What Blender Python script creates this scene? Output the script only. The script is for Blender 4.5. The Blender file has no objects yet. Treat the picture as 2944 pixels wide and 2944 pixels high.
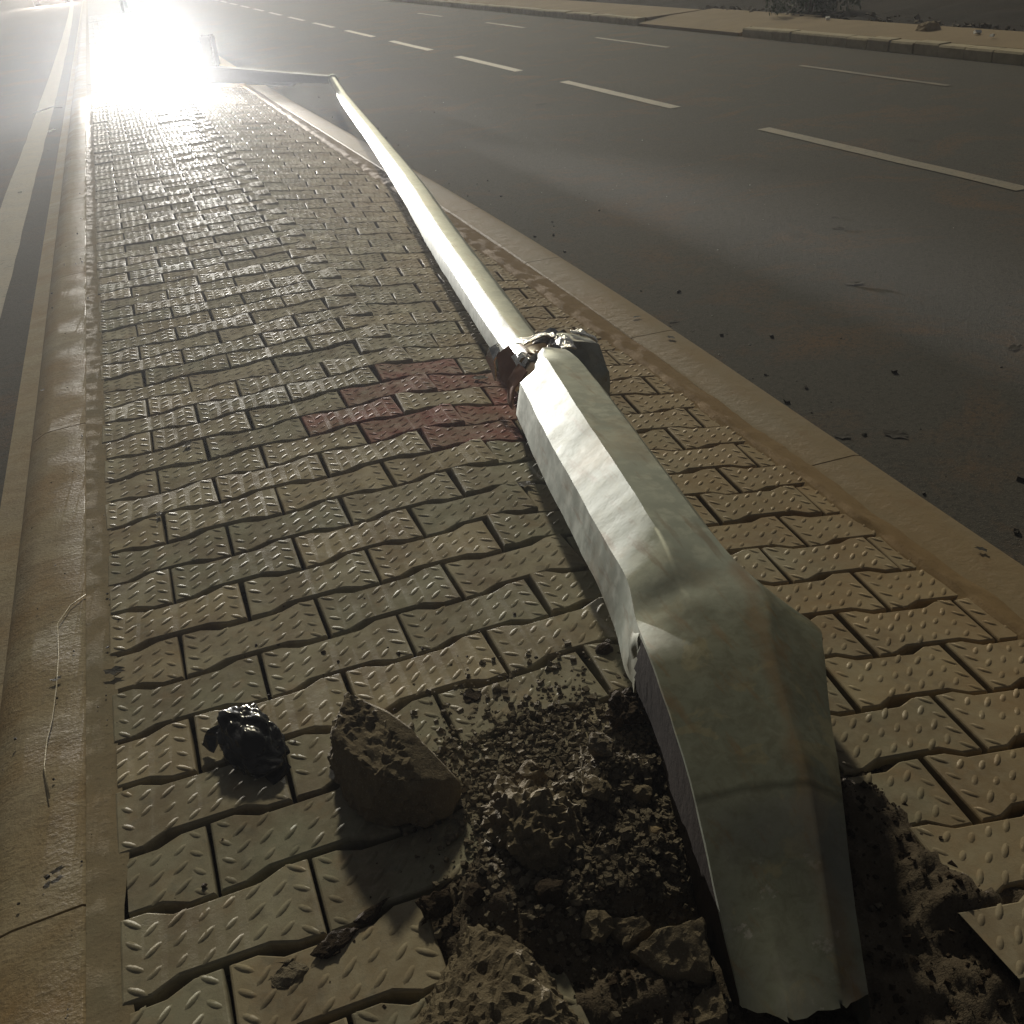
import bpy, bmesh, math, random
from mathutils import Vector, Matrix, noise, Euler
R = math.radians
sc = bpy.context.scene
C = sc.collection
rnd = random.Random(7)

# ------------------------------------------------------------------ camera, world, light, exposure
cd = bpy.data.cameras.new('camera'); cam = bpy.data.objects.new('camera', cd); C.objects.link(cam)
cd.sensor_width = 36; cd.lens = 36 * 1030 / 1024; cd.clip_start = .02; cd.clip_end = 2000
M = Matrix(((0.934208, 0.246224, -0.258127), (-0.34426, 0.432634, -0.833254), (-0.093492, 0.867296, 0.488935))).to_4x4()
M.translation = (0, 0, .943)
cam.matrix_world = M
sc.camera = cam

w = bpy.data.worlds.new('World'); sc.world = w; w.use_nodes = True
nt = w.node_tree; bg = nt.nodes['Background']
sky = nt.nodes.new('ShaderNodeTexSky'); sky.sky_type = 'NISHITA'; sky.sun_disc = False
sky.sun_elevation = R(30); sky.sun_rotation = R(12)
hs = nt.nodes.new('ShaderNodeHueSaturation'); hs.inputs['Saturation'].default_value = .05
nt.links.new(sky.outputs[0], hs.inputs['Color']); nt.links.new(hs.outputs[0], bg.inputs[0])
bg.inputs[1].default_value = .0125

sd = bpy.data.lights.new('sun', 'SUN'); sun = bpy.data.objects.new('sun', sd); C.objects.link(sun)
sd.energy = 1.55; sd.angle = R(4); sd.color = (1, .905, .66)
SUN_EL, SUN_AZ = R(30), R(12)         # light travels towards the camera, slightly to the left
to_sun = Vector((math.sin(SUN_AZ) * math.cos(SUN_EL), math.cos(SUN_AZ) * math.cos(SUN_EL), math.sin(SUN_EL)))
sun.rotation_euler = to_sun.to_track_quat('Z', 'Y').to_euler()

sc.view_settings.view_transform = 'Standard'; sc.view_settings.look = 'None'
sc.view_settings.exposure = 0.08; sc.view_settings.gamma = 1
sc.cycles.use_denoising = True
sc.cycles.max_bounces = 5; sc.cycles.diffuse_bounces = 3; sc.cycles.glossy_bounces = 3
sc.cycles.volume_bounces = 0; sc.cycles.transparent_max_bounces = 8
sc.cycles.sample_clamp_indirect = 1.0; sc.cycles.caustics_reflective = False; sc.cycles.caustics_refractive = False

LAMP_POWER = 125000.0     # radiance of the fallen luminaire's lens
GLARE_HAZE = .0034

# ------------------------------------------------------------------ helpers
def obj(name, me, parent=None, mat=None):
    o = bpy.data.objects.new(name, me); C.objects.link(o)
    if mat is not None and me is not None:
        if len(me.materials) == 0: me.materials.append(mat)
    if parent is not None: o.parent = parent
    return o
def mesh(name, v, f, smooth=False):
    me = bpy.data.meshes.new(name); me.from_pydata([tuple(p) for p in v], [], f); me.update()
    if smooth: me.polygons.foreach_set('use_smooth', [True] * len(me.polygons))
    return me
def bm_mesh(name, bm, smooth=False):
    me = bpy.data.meshes.new(name); bm.to_mesh(me); bm.free()
    if smooth: me.polygons.foreach_set('use_smooth', [True] * len(me.polygons))
    return me
def tag(o, label, cat, group=None):
    o['label'] = label; o['category'] = cat
    if group: o['group'] = group
    return o
def struct(o): o['kind'] = 'structure'; return o
def empty(name, loc=(0, 0, 0)):
    o = bpy.data.objects.new(name, None); C.objects.link(o); o.location = loc; return o
def lerp(tab, y):
    if y <= tab[0][0]: return tab[0][1]
    for (a, p), (b, q) in zip(tab, tab[1:]):
        if y <= b:
            t = (y - a) / (b - a); t = t * t * (3 - 2 * t) if len(tab) > 4 else t
            return p + (q - p) * t
    return tab[-1][1]
def box_bm(bm, c, s, rot=None):
    r = bmesh.ops.create_cube(bm, size=1)
    m = Matrix.Translation(c) @ (rot.to_matrix().to_4x4() if rot else Matrix()) @ Matrix.Diagonal((*s, 1))
    bmesh.ops.transform(bm, matrix=m, verts=r['verts']); return r['verts']
def box(name, c, s, mat, parent=None, bev=.0, rot=None):
    bm = bmesh.new(); box_bm(bm, c, s, rot)
    if bev: bmesh.ops.bevel(bm, geom=bm.edges[:], offset=bev, segments=2, affect='EDGES', profile=.5)
    return obj(name, bm_mesh(name, bm), parent, mat)
def fbm(p, o=4):
    return noise.fractal(Vector(p), 1.0, 2.0, o, noise_basis='PERLIN_ORIGINAL')

# ------------------------------------------------------------------ materials
class NT:
    def __init__(s, name):
        s.m = bpy.data.materials.new(name); s.m.use_nodes = True; s.t = s.m.node_tree; s.b = s.t.nodes['Principled BSDF']
        tc = s.t.nodes.new('ShaderNodeTexCoord'); s.ob = tc.outputs['Object']
        g = s.t.nodes.new('ShaderNodeNewGeometry'); s.pos = g.outputs['Position']
    def n(s, typ, ins=None, **kw):
        x = s.t.nodes.new(typ)
        for k, v in kw.items(): setattr(x, k, v)
        for k, v in (ins or {}).items(): s.set(x, k, v)
        return x
    def set(s, x, k, v):
        i = x.inputs[k]
        if isinstance(v, bpy.types.NodeSocket): s.t.links.new(v, i)
        else:
            if isinstance(v, tuple) and len(v) == 3 and i.type == 'RGBA': v = (*v, 1)
            i.default_value = v
    def noise(s, scale, detail=4, rough=.55, vec=None, stretch=None, dist=0.0):
        vec = vec or s.pos
        if stretch: vec = s.n('ShaderNodeMapping', {'Vector': vec, 'Scale': stretch}).outputs[0]
        return s.n('ShaderNodeTexNoise', {'Vector': vec, 'Scale': scale, 'Detail': detail, 'Roughness': rough, 'Distortion': dist}).outputs['Fac']
    def ramp(s, f, a, b, c0=(0, 0, 0), c1=(1, 1, 1)):
        r = s.n('ShaderNodeValToRGB', {'Fac': f}); e = r.color_ramp.elements
        e[0].position = a; e[1].position = b; e[0].color = (*c0, 1); e[1].color = (*c1, 1); return r.outputs[0]
    def mix(s, f, a, b, mode='MIX'):
        x = s.n('ShaderNodeMix', data_type='RGBA', blend_type=mode)
        s.set(x, 0, f); s.set(x, 6, a); s.set(x, 7, b); return x.outputs[2]
    def math(s, op, a, b=0.0, c=0.0):
        x = s.n('ShaderNodeMath', operation=op); s.set(x, 0, a); s.set(x, 1, b); s.set(x, 2, c); return x.outputs[0]
    def bump(s, h, strength, dist, prev=None):
        x = s.n('ShaderNodeBump', {'Height': h, 'Strength': strength, 'Distance': dist})
        if prev: s.set(x, 'Normal', prev)
        return x.outputs[0]
    def out(s, col=None, rough=None, nrm=None, metal=None, spec=None):
        for k, v in (('Base Color', col), ('Roughness', rough), ('Normal', nrm), ('Metallic', metal), ('Specular IOR Level', spec)):
            if v is not None: s.set(s.b, k, v)
        return s.m

def mat_paver(name, c0, c1, c2, use_attr=False, dust=.45, stain=.45):
    t = NT(name)
    if use_attr:
        rv = t.n('ShaderNodeAttribute', attribute_name='tint').outputs['Fac']
    else:
        rv = t.n('ShaderNodeObjectInfo').outputs['Random']
    col = t.mix(rv, c0, c1)
    rv2 = t.math('FRACT', t.math('MULTIPLY', rv, 7.31))
    col = t.mix(t.math('MULTIPLY', t.ramp(rv2, .62, .9), .7), col, c2)
    n1 = t.noise(9, 5, .6); n2 = t.noise(70, 4, .65); n3 = t.noise(420, 3, .6)
    col = t.mix(t.ramp(n1, .38, .64), col, t.mix(.7, col, (.17, .125, .08)), 'MIX')
    n5 = t.noise(30, 5, .7, dist=.4)
    col = t.mix(t.math('MULTIPLY', t.ramp(n5, .54, .68), .5), col, (.15, .145, .115))
    col = t.mix(t.math('MULTIPLY', t.ramp(t.noise(17, 4, .6), .56, .70), stain), col, (.30, .21, .12))
    col = t.mix(t.math('MULTIPLY', t.ramp(n2, .45, .75), .35), col, (.40, .37, .29))
    col = t.mix(t.math('MULTIPLY', t.ramp(n3, .58, .72), .3), col, (.11, .09, .07))
    # tan dust that creeps over the pavers from the kerb side
    sx = t.n('ShaderNodeSeparateXYZ', {'Vector': t.pos}).outputs[0]
    dn = t.math('ADD', sx, t.math('MULTIPLY', t.math('SUBTRACT', t.noise(5, 5, .6), .5), .9))
    col = t.mix(t.math('MULTIPLY', t.ramp(dn, .62, 1.15), dust), col, (.34, .22, .10))
    rough = t.n('ShaderNodeMapRange', {'Value': t.noise(26, 3, .5), 'From Min': .3, 'From Max': .7, 'To Min': .62, 'To Max': .85}).outputs[0]
    nb = t.bump(n3, .25, .0012); nb = t.bump(n2, .3, .002, nb)
    return t.out(col, rough, nb, spec=.14)
m_paver = mat_paver('paver_concrete', (.235, .23, .165), (.37, .335, .24), (.38, .315, .20))
m_paver_far = mat_paver('paver_concrete_far', (.235, .23, .165), (.37, .335, .24), (.38, .315, .20), True)
m_paver_red = mat_paver('paver_red_concrete', (.215, .052, .048), (.25, .066, .056), (.21, .075, .066), False, .2, .1)

def mat_kerb():
    t = NT('kerb_concrete')
    rip = t.noise(9, 6, .62, stretch=(.5, 1.1, 1), dist=.3)
    n2 = t.noise(4.5, 5, .6); n3 = t.noise(160, 4, .6)
    col = t.mix(t.ramp(n2, .35, .65), (.30, .25, .155), (.27, .18, .08))
    col = t.mix(t.math('MULTIPLY', t.ramp(t.noise(2.1, 4, .6), .5, .68), .7), col, (.30, .27, .21))
    col = t.mix(t.math('MULTIPLY', t.ramp(n3, .5, .68), .55), col, (.13, .095, .055))
    col = t.mix(t.math('MULTIPLY', t.ramp(t.noise(22, 5, .7), .52, .68), .5), col, (.19, .14, .08))
    col = t.mix(t.math('MULTIPLY', t.ramp(rip, .52, .66), .4), col, (.42, .36, .25))
    nb = t.bump(rip, .5, .008); nb = t.bump(t.noise(22, 5, .7), .4, .005, nb); nb = t.bump(n3, .5, .003, nb)
    return t.out(col, .72, nb, spec=.3)
m_kerb = mat_kerb()

def mat_kerb_dust():
    t = NT('kerb_ochre_concrete')
    n2 = t.noise(5, 6, .62, stretch=(1, .5, 1)); n3 = t.noise(150, 4, .6)
    col = t.mix(t.ramp(n2, .32, .66), (.225, .15, .062), (.225, .18, .112))
    col = t.mix(t.math('MULTIPLY', t.ramp(t.noise(14, 5, .7), .56, .74), .6), col, (.20, .12, .05))
    col = t.mix(t.math('MULTIPLY', t.ramp(n3, .55, .75), .35), col, (.18, .13, .07))
    nb = t.bump(t.noise(30, 5, .6), .4, .006); nb = t.bump(n3, .4, .002, nb)
    return t.out(col, .85, nb)
m_kerb2 = mat_kerb_dust()

def mat_asphalt():
    t = NT('asphalt')
    n1 = t.noise(.55, 6, .65); n2 = t.noise(1.7, 6, .7, dist=.5); n3 = t.noise(260, 2, .7); n4 = t.noise(75, 4, .75)
    track = t.noise(2.2, 3, .5, stretch=(1, .03, 1))
    col = t.mix(t.ramp(n1, .35, .7), (.066, .064, .058), (.088, .075, .057))
    col = t.mix(t.math('MULTIPLY', t.ramp(track, .42, .62), .45), col, (.062, .058, .052))
    col = t.mix(t.math('MULTIPLY', t.ramp(n2, .50, .68), .9), col, (.135, .075, .037))
    col = t.mix(t.math('MULTIPLY', t.ramp(t.noise(24, 5, .75), .48, .66), .55), col, (.055, .05, .044))
    col = t.mix(t.math('MULTIPLY', t.ramp(n4, .5, .62), .8), col, (.038, .036, .033))
    col = t.mix(t.math('MULTIPLY', t.ramp(n3, .60, .68), .6), col, (.27, .25, .21))
    vor = t.n('ShaderNodeTexVoronoi', {'Vector': t.n('ShaderNodeMapping', {'Vector': t.pos, 'Scale': (1, .75, 1)}).outputs[0], 'Scale': 1.9, 'Randomness': 1.0}).outputs['Distance']
    vd = t.math('ADD', vor, t.math('MULTIPLY', t.math('SUBTRACT', t.noise(9, 4, .6), .5), .16))
    col = t.mix(t.math('MULTIPLY', t.ramp(vd, .05, .09, (1, 1, 1), (0, 0, 0)), .6), col, (.045, .038, .032))
    nb = t.bump(n3, .8, .006); nb = t.bump(n4, .7, .006, nb)
    return t.out(col, .85, nb, spec=.3)
m_asph = mat_asphalt()

def mat_paint(name, col0, wear):
    t = NT(name)
    n = t.noise(60, 5, .7); n2 = t.noise(7, 4, .6)
    col = t.mix(t.ramp(n, wear, wear + .12), col0, (.10, .085, .065))
    col = t.mix(t.math('MULTIPLY', t.ramp(n2, .4, .65), .55), col, (.27, .21, .13))
    return t.out(col, .6, t.bump(t.noise(240, 3, .7), .4, .003))
m_paint = mat_paint('road_paint', (.20, .178, .13), .52)
m_paint_faint = mat_paint('worn_road_paint', (.15, .128, .095), .44)

def mat_soil(name, a, b, c, sc_=1.0, bs=.9):
    t = NT(name)
    n1 = t.noise(7 * sc_, 6, .65); n2 = t.noise(60 * sc_, 5, .7); n3 = t.noise(300 * sc_, 3, .7)
    col = t.mix(t.ramp(n1, .35, .65), a, b)
    col = t.mix(t.math('MULTIPLY', t.ramp(n2, .5, .72), .7), col, c)
    col = t.mix(t.math('MULTIPLY', t.ramp(n3, .6, .75), .5), col, (.02, .014, .01))
    nb = t.bump(n2, bs, .01 / sc_ * bs); nb = t.bump(n3, .6 * bs, .003 / sc_, nb)
    return t.out(col, .95, nb, spec=.2)
m_soil = mat_soil('dark_soil', (.085, .066, .046), (.13, .104, .074), (.18, .15, .108))
m_joint = mat_soil('joint_dirt', (.035, .024, .016), (.065, .04, .023), (.05, .036, .025))
m_dirt = mat_soil('tan_dirt', (.22, .145, .068), (.25, .175, .09), (.17, .11, .05), .8, .3)
m_mortar = mat_soil('mortar_strip', (.23, .20, .135), (.27, .21, .13), (.18, .145, .095), .7, .3)
m_verge = mat_soil('verge_soil', (.014, .010, .008), (.024, .016, .011), (.035, .026, .02), .3)
m_gravel = mat_soil('crumbled_concrete', (.20, .172, .125), (.125, .102, .072), (.25, .22, .165))
m_darkclod = mat_soil('dark_clod_earth', (.035, .025, .017), (.055, .038, .024), (.08, .06, .04))

def mat_chunk():
    t = NT('broken_concrete')
    n1 = t.noise(14, 6, .65); n2 = t.noise(90, 5, .7); n3 = t.noise(330, 3, .7)
    col = t.mix(t.ramp(n1, .35, .65), (.20, .165, .108), (.14, .11, .07))
    col = t.mix(t.math('MULTIPLY', t.ramp(n2, .55, .72), .6), col, (.10, .078, .05))
    col = t.mix(t.math('MULTIPLY', t.ramp(n3, .6, .72), .6), col, (.42, .37, .27))
    nb = t.bump(n2, .7, .007); nb = t.bump(n3, .6, .0025, nb)
    return t.out(col, .9, nb, spec=.25)
m_chunk = mat_chunk()

def mat_steel():
    t = NT('galvanised_steel')
    ob = t.ob
    n1 = t.noise(6, 5, .6, ob); n2 = t.noise(30, 5, .65, ob); n3 = t.noise(170, 3, .6, ob)
    col = t.mix(t.ramp(n1, .3, .7), (.33, .355, .30), (.215, .235, .19))
    col = t.mix(t.math('MULTIPLY', t.ramp(n2, .47, .62), .7), col, (.40, .415, .35))
    col = t.mix(t.math('MULTIPLY', t.ramp(t.noise(3.3, 5, .7, ob), .55, .7), .5), col, (.30, .21, .11))
    # cement smears and dirt on the foot that stood in the ground
    y = t.n('ShaderNodeSeparateXYZ', {'Vector': ob}).outputs[1]
    low = t.math('SUBTRACT', 1.10, y)
    foot = t.ramp(t.math('ADD', low, t.math('MULTIPLY', t.math('SUBTRACT', n1, .5), .25)), .02, .16)
    col = t.mix(t.math('MULTIPLY', foot, .82), col, (.14, .147, .11))
    sm = t.math('MULTIPLY', t.ramp(t.noise(15, 6, .6, ob, dist=.8), .565, .60), foot)
    col = t.mix(t.math('MULTIPLY', sm, .6), col, (.24, .215, .135))
    sm2 = t.math('MULTIPLY', t.ramp(t.noise(24, 6, .7, ob), .60, .64), t.ramp(y, .60, .72, (1, 1, 1), (0, 0, 0)))
    col = t.mix(t.math('MULTIPLY', sm2, .6), col, (.36, .34, .32))
    xo = t.n('ShaderNodeSeparateXYZ', {'Vector': ob}).outputs[0]
    grime = t.math('MULTIPLY', t.ramp(t.noise(42, 6, .7, ob, dist=.5), .44, .62), foot)
    col = t.mix(t.math('MULTIPLY', grime, .5), col, (.10, .096, .066))
    stk = t.math('ABSOLUTE', t.math('SUBTRACT', xo, t.math('ADD', .252, t.math('MULTIPLY', y, .375))))
    stk = t.math('ADD', stk, t.math('MULTIPLY', t.math('SUBTRACT', t.noise(20, 4, .6, ob), .5), .045))
    rs = t.math('MULTIPLY', t.ramp(stk, .004, .018, (1, 1, 1), (0, 0, 0)), t.ramp(y, 1.15, 1.3, (1, 1, 1), (0, 0, 0)))
    col = t.mix(t.math('MULTIPLY', rs, .42), col, (.19, .11, .05))
    yl = t.math('ADD', y, t.math('MULTIPLY', xo, .34))
    gl = t.math('ABSOLUTE', t.math('SUBTRACT', t.math('ADD', yl, t.math('MULTIPLY', t.math('SUBTRACT', n2, .5), .014)), .868))
    col = t.mix(t.math('MULTIPLY', t.ramp(gl, .002, .007, (1, 1, 1), (0, 0, 0)), .6), col, (.05, .05, .04))
    below = t.math('MULTIPLY', t.ramp(t.math('SUBTRACT', .866, yl), .0, .02), t.ramp(t.noise(11, 5, .65, ob), .42, .6))
    col = t.mix(t.math('MULTIPLY', below, .45), col, (.20, .20, .185))
    rstk = t.noise(9, 5, .65, ob, stretch=(5, .7, 5))
    col = t.mix(t.math('MULTIPLY', t.ramp(rstk, .56, .68), .5), col, (.17, .105, .05))
    metal = t.math('MULTIPLY', t.math('SUBTRACT', 1.0, foot), .3)
    rough = t.math('ADD', t.n('ShaderNodeMapRange', {'Value': n2, 'From Min': .3, 'From Max': .7, 'To Min': .46, 'To Max': .62}).outputs[0], t.math('MULTIPLY', foot, .22))
    nb = t.bump(n3, .12, .001); nb = t.bump(t.noise(34, 4, .6, ob), .12, .002, nb); nb = t.bump(t.noise(9, 3, .5, ob), .05, .006, nb)
    return t.out(col, rough, nb, metal, t.math('MULTIPLY', t.math('SUBTRACT', 1.08, foot), .45))
m_steel = mat_steel()
def simple(name, col, rough=.6, metal=0.0, nscale=40, amt=.35, bumpd=.003):
    t = NT(name); n = t.noise(nscale, 5, .65)
    c = t.mix(t.math('MULTIPLY', t.ramp(n, .4, .68), amt), col, tuple(x * .45 for x in col))
    return t.out(c, rough, t.bump(n, .5, bumpd), metal)
m_rust = simple('rust_brown_liner', (.21, .075, .025), .38, .25, 25)
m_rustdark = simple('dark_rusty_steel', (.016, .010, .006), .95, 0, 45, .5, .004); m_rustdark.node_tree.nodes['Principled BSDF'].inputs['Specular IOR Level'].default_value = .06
m_tape = simple('brown_packing', (.27, .16, .04), .3, 0, 18, .4)
m_foil = simple('bright_torn_metal', (.5, .5, .5), .16, .9, 60, .3, .01)
def mat_bag():
    t = NT('black_plastic')
    d = t.n('ShaderNodeMapping', {'Vector': t.ob, 'Scale': (1, .6, 1)}).outputs[0]
    v1 = t.n('ShaderNodeTexVoronoi', {'Vector': t.n('ShaderNodeVectorMath', {0: d, 1: t.n('ShaderNodeTexNoise', {'Vector': t.ob, 'Scale': 25.0}).outputs['Color']}, operation='MULTIPLY_ADD').outputs[0] if False else d, 'Scale': 34.0}, feature='DISTANCE_TO_EDGE').outputs['Distance']
    v2 = t.n('ShaderNodeTexVoronoi', {'Vector': t.ob, 'Scale': 120.0}, feature='F1').outputs['Distance']
    nb = t.bump(v1, .7, .010); nb = t.bump(v2, .15, .002, nb)
    return t.out((.006, .006, .007), .2, nb)
m_bag = mat_bag()
m_leaf = simple('dead_leaf', (.022, .016, .011), .8, 0, 90, .4)
m_dark = simple('dark_grey_paint', (.035, .037, .045), .6, .0, 30, .3)
m_string = simple('pale_string', (.52, .44, .28), .7, 0, 200, .3)
m_litter = simple('white_litter', (.75, .75, .72), .5, 0, 60, .2)
m_stone = simple('pale_stone', (.32, .24, .13), .85, 0, 30, .4, .01)
m_kerbstone = simple('far_kerb_concrete', (.43, .36, .23), .85, 0, 9, .45, .006)
m_walk = simple('ochre_footpath', (.27, .192, .097), .9, 0, 2.2, .35, .006)
m_green = simple('bush_leaves', (.035, .075, .02), .6, 0, 30, .4)
m_bark = simple('bush_stem', (.07, .05, .03), .9)
m_carpaint = simple('car_silver_paint', (.32, .33, .36), .3, .5, 3, .1, .0)
m_tyre = simple('tyre_rubber', (.02, .02, .02), .85)
m_glass = simple('dark_glass', (.02, .025, .03), .08, 0, 3, .1, 0)
m_chip = simple('glass_chip', (.75, .75, .7), .12, 0, 90, .2)
def emit(name, col, s):
    m = bpy.data.materials.new(name); m.use_nodes = True; n = m.node_tree; n.nodes.clear()
    o = n.nodes.new('ShaderNodeOutputMaterial'); e = n.nodes.new('ShaderNodeEmission')
    e.inputs[0].default_value = (*col, 1); e.inputs[1].default_value = s; n.links.new(e.outputs[0], o.inputs[0]); return m

# ------------------------------------------------------------------ ground heights
def gz(x):                      # the paving is level on the left and falls towards the right-hand kerb
    t = x - .48
    if t <= -.06: return 0.0
    if t < .06: return -.125 * (t + .06) ** 2 / .24
    return -.125 * t
ROAD_R, ROAD_L = -.25, -.15
KERB_OUT = [(-2, 1.20), (.3, 1.24), (1.14, 1.270), (1.88, 1.302), (2.48, 1.328), (3.0, 1.344), (3.83, 1.358), (4.7, 1.362), (6.4, 1.352), (10.3, 1.325), (21, 1.38), (60, 1.45), (220, 1.5)]
def kout(y):                    # smooth curve through the table
    T = KERB_OUT
    if y <= T[0][0]: return T[0][1]
    if y >= T[-1][0]: return T[-1][1]
    i = next(j for j in range(len(T) - 1) if y <= T[j + 1][0])
    sl = lambda j: (T[min(len(T) - 1, j + 1)][1] - T[max(0, j - 1)][1]) / (T[min(len(T) - 1, j + 1)][0] - T[max(0, j - 1)][0])
    h = T[i + 1][0] - T[i][0]; t = (y - T[i][0]) / h
    return (2 * t ** 3 - 3 * t * t + 1) * T[i][1] + (t ** 3 - 2 * t * t + t) * h * sl(i) + (3 * t * t - 2 * t ** 3) * T[i + 1][1] + (t ** 3 - t * t) * h * sl(i + 1)
def strip(name, ys, xa, za, xb, zb, mat, parent=None, nx=1):
    v, f = [], []
    for y in ys:
        a, b = xa(y), xb(y)
        for i in range(nx + 1):
            t = i / nx; v.append((a + (b - a) * t, y, za(y) + (zb(y) - za(y)) * t))
    n = nx + 1
    for j in range(len(ys) - 1):
        for i in range(nx): f.append((j * n + i, j * n + i + 1, (j + 1) * n + i + 1, (j + 1) * n + i))
    return obj(name, mesh(name, v, f), parent, mat)
k = lambda c: (lambda y: c)

g = struct(obj('ground', mesh('ground', [(-190, -30, -.42), (190, -30, -.42), (190, 230, -.42), (-190, 230, -.42)], [(0, 1, 2, 3)]), None, m_verge))
# carriageways
ys = [-3 + .5 * i for i in range(30)] + [12 + 4 * i for i in range(54)]
FK = lambda y: 6.02 + .0285 * y - .00006 * y * y            # front of the far kerb
road_r = struct(strip('road_right', ys, lambda y: kout(y) - .02, k(ROAD_R), lambda y: FK(y) + .02, k(ROAD_R), m_asph))
road_l = struct(strip('road_left', ys, k(-9.0), k(ROAD_L), k(-.43), k(ROAD_L), m_asph))
def dash(y0, y1, x0, x1, wd, mat, parent, z, name='lane_dash'):
    n = max(2, int((y1 - y0) / .25)); v, f = [], []
    for i in range(n + 1):
        t = i / n; y = y0 + (y1 - y0) * t; x = x0 + (x1 - x0) * t
        e = rnd.uniform(-.004, .004)
        v += [(x - wd / 2 + e, y, z), (x + wd / 2 + e * .5 + rnd.uniform(-.004, .004), y, z)]
        if i: f.append((2 * i - 2, 2 * i - 1, 2 * i + 1, 2 * i))
    return obj(name, mesh(name, v, f), parent, mat)
y = 3.59 - 3.3
for i in range(16):
    x = 3.545 + .0175 * y; dash(y, y + 2.14, x, x + .0375, .088, m_paint, road_r, ROAD_R + .004); y += 3.31
for a, b in ((6.08, 7.91), (10.39, 12.32), (14.93, 16.73), (19.4, 21.2), (1.7, 3.6)):
    dash(a, b, 5.12 + .03 * a, 5.12 + .03 * b, .05, m_paint_faint, road_r, ROAD_R + .004)
v, f = [], []
yy = [-2 + .3 * i for i in range(50)] + [13 + 2 * i for i in range(60)]
for i, y in enumerate(yy):
    s = -.0006 * max(0, y - 12) ** 1.6
    v += [(-.775 + s + rnd.uniform(-.004, .004), y, ROAD_L + .004), (-.622 + s + rnd.uniform(-.004, .004), y, ROAD_L + .004)]
    if i: f.append((2 * i - 2, 2 * i - 1, 2 * i + 1, 2 * i))
obj('edge_line', mesh('edge_line', v, f), road_l, m_paint)

# ------------------------------------------------------------------ kerbs of the median
def kerb(name, segs, prof, mat, seg_gap=.004):
    """prof(y) -> list of (x,z); each kerb length is a stone of its own"""
    root = struct(empty(name))
    for a, b in segs:
        n = max(2, int((b - a) / .06) if a < 4 else int((b - a) / .4)); n = min(n, 40); v, f = [], []
        for i in range(n + 1):
            y = a + seg_gap / 2 + (b - a - seg_gap) * i / n
            p = prof(y)
            for q, (x, z) in enumerate(p):
                e = fbm((x * 6, y * 7, 3.1), 3) * .0014 if b < 14 else 0
                v.append((x + (e * 1.5 if q in (0, 1) else 0), y, z + (e if z > -.06 else 0)))
            m_ = len(p)
            if i:
                for q in range(m_ - 1): f.append(((i - 1) * m_ + q, (i - 1) * m_ + q + 1, i * m_ + q + 1, i * m_ + q))
        f.append(tuple(range(m_))); f.append(tuple(reversed(range(n * m_, n * m_ + m_))))
        bm = bmesh.new(); me = mesh('kerb_stone', v, f); bm.from_mesh(me); bmesh.ops.recalc_face_normals(bm, faces=bm.faces[:])
        bm.to_mesh(me); bm.free(); me.polygons.foreach_set('use_smooth', [True] * len(me.polygons))
        me.set_sharp_from_angle(angle=R(32))
        obj('kerb_stone', me, root, mat)
    return root
segsL = [(-.6, .98), (.98, 2.55), (2.55, 4.1), (4.1, 5.65), (5.65, 7.2), (7.2, 8.75), (8.75, 10.3), (10.3, 12), (12, 14)] + [(14 + 4 * i, 18 + 4 * i) for i in range(12)] + [(62, 220)]
profL = lambda y: [(-.262, -.12), (-.264, -.006), (-.272, 0), (-.352, -.004), (-.368, -.008), (-.395, -.022), (-.408, -.038), (-.418, -.16)]
kl = kerb('kerb_left', segsL, profL, m_kerb)
# narrow concrete channel edge between the kerb and the left carriageway
strip('channel_edge', ys, k(-.505), k(-.138), k(-.419), k(-.130), m_kerb, kl)
segsR = [(-.6, .72), (.72, 1.62), (1.62, 2.52), (2.52, 3.42), (3.42, 4.35), (4.35, 5.3), (5.3, 6.2), (6.2, 7.2), (7.2, 8.3), (8.3, 9.6), (9.6, 11), (11, 13)] + [(13 + 4 * i, 17 + 4 * i) for i in range(12)] + [(61, 220)]
def profR(y):
    o = kout(y); return [(o - .15, -.2), (o - .149, -.09), (o - .14, -.084), (o - .02, -.087), (o - .006, -.092), (o, -.105), (o + .004, -.27)]
kr = kerb('kerb_right', segsR, profR, m_kerb2)
# mortar haunch along the left kerb and the dirt strip along the right one
def rough_strip(name, y0, y1, dy, xa, xb, zf, nx, mat, parent, amp):
    v, f = [], []; n = int((y1 - y0) / dy)
    for j in range(n + 1):
        y = y0 + dy * j
        for i in range(nx + 1):
            t = i / nx; x = xa(y) + (xb(y) - xa(y)) * t
            v.append((x, y, zf(x, y, t) + amp * fbm((x * 30, y * 22, 1.7), 4)))
    for j in range(n):
        for i in range(nx):
            q = j * (nx + 1) + i; f.append((q, q + 1, q + nx + 2, q + nx + 1))
    return obj(name, mesh(name, v, f, True), parent, mat)

paving = struct(empty('median_paving'))
rough_strip('mortar_strip', .3, 12, .012, k(-.268), lambda y: -.222 + .007 * fbm((y * 6, 0, 4), 3),
            lambda x, y, t: .0005 - .003 * t, 6, m_mortar, paving, .0015)
strip('mortar_strip_far', [12, 40, 220], k(-.268), k(.003), k(-.222), k(-.001), m_mortar, paving)
rough_strip('dirt_strip', .3, 12, .02, lambda y: 1.085 + .015 * fbm((y * 5, 9, 2), 3), lambda y: kout(y) - .125 + .02 * fbm((y * 4, 2, 2), 3),
            lambda x, y, t: gz(x) - .009 + .016 * min(1, t * 2.4) - .0085 * max(0, t - .4) - .12 * max(0, t - .85) ** 2, 12, m_dirt, paving, .0022)
strip('dirt_strip_far', [12, 40, 220], k(1.07), k(-.073), lambda y: kout(y) - .13, k(-.085), m_dirt, paving)

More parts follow.
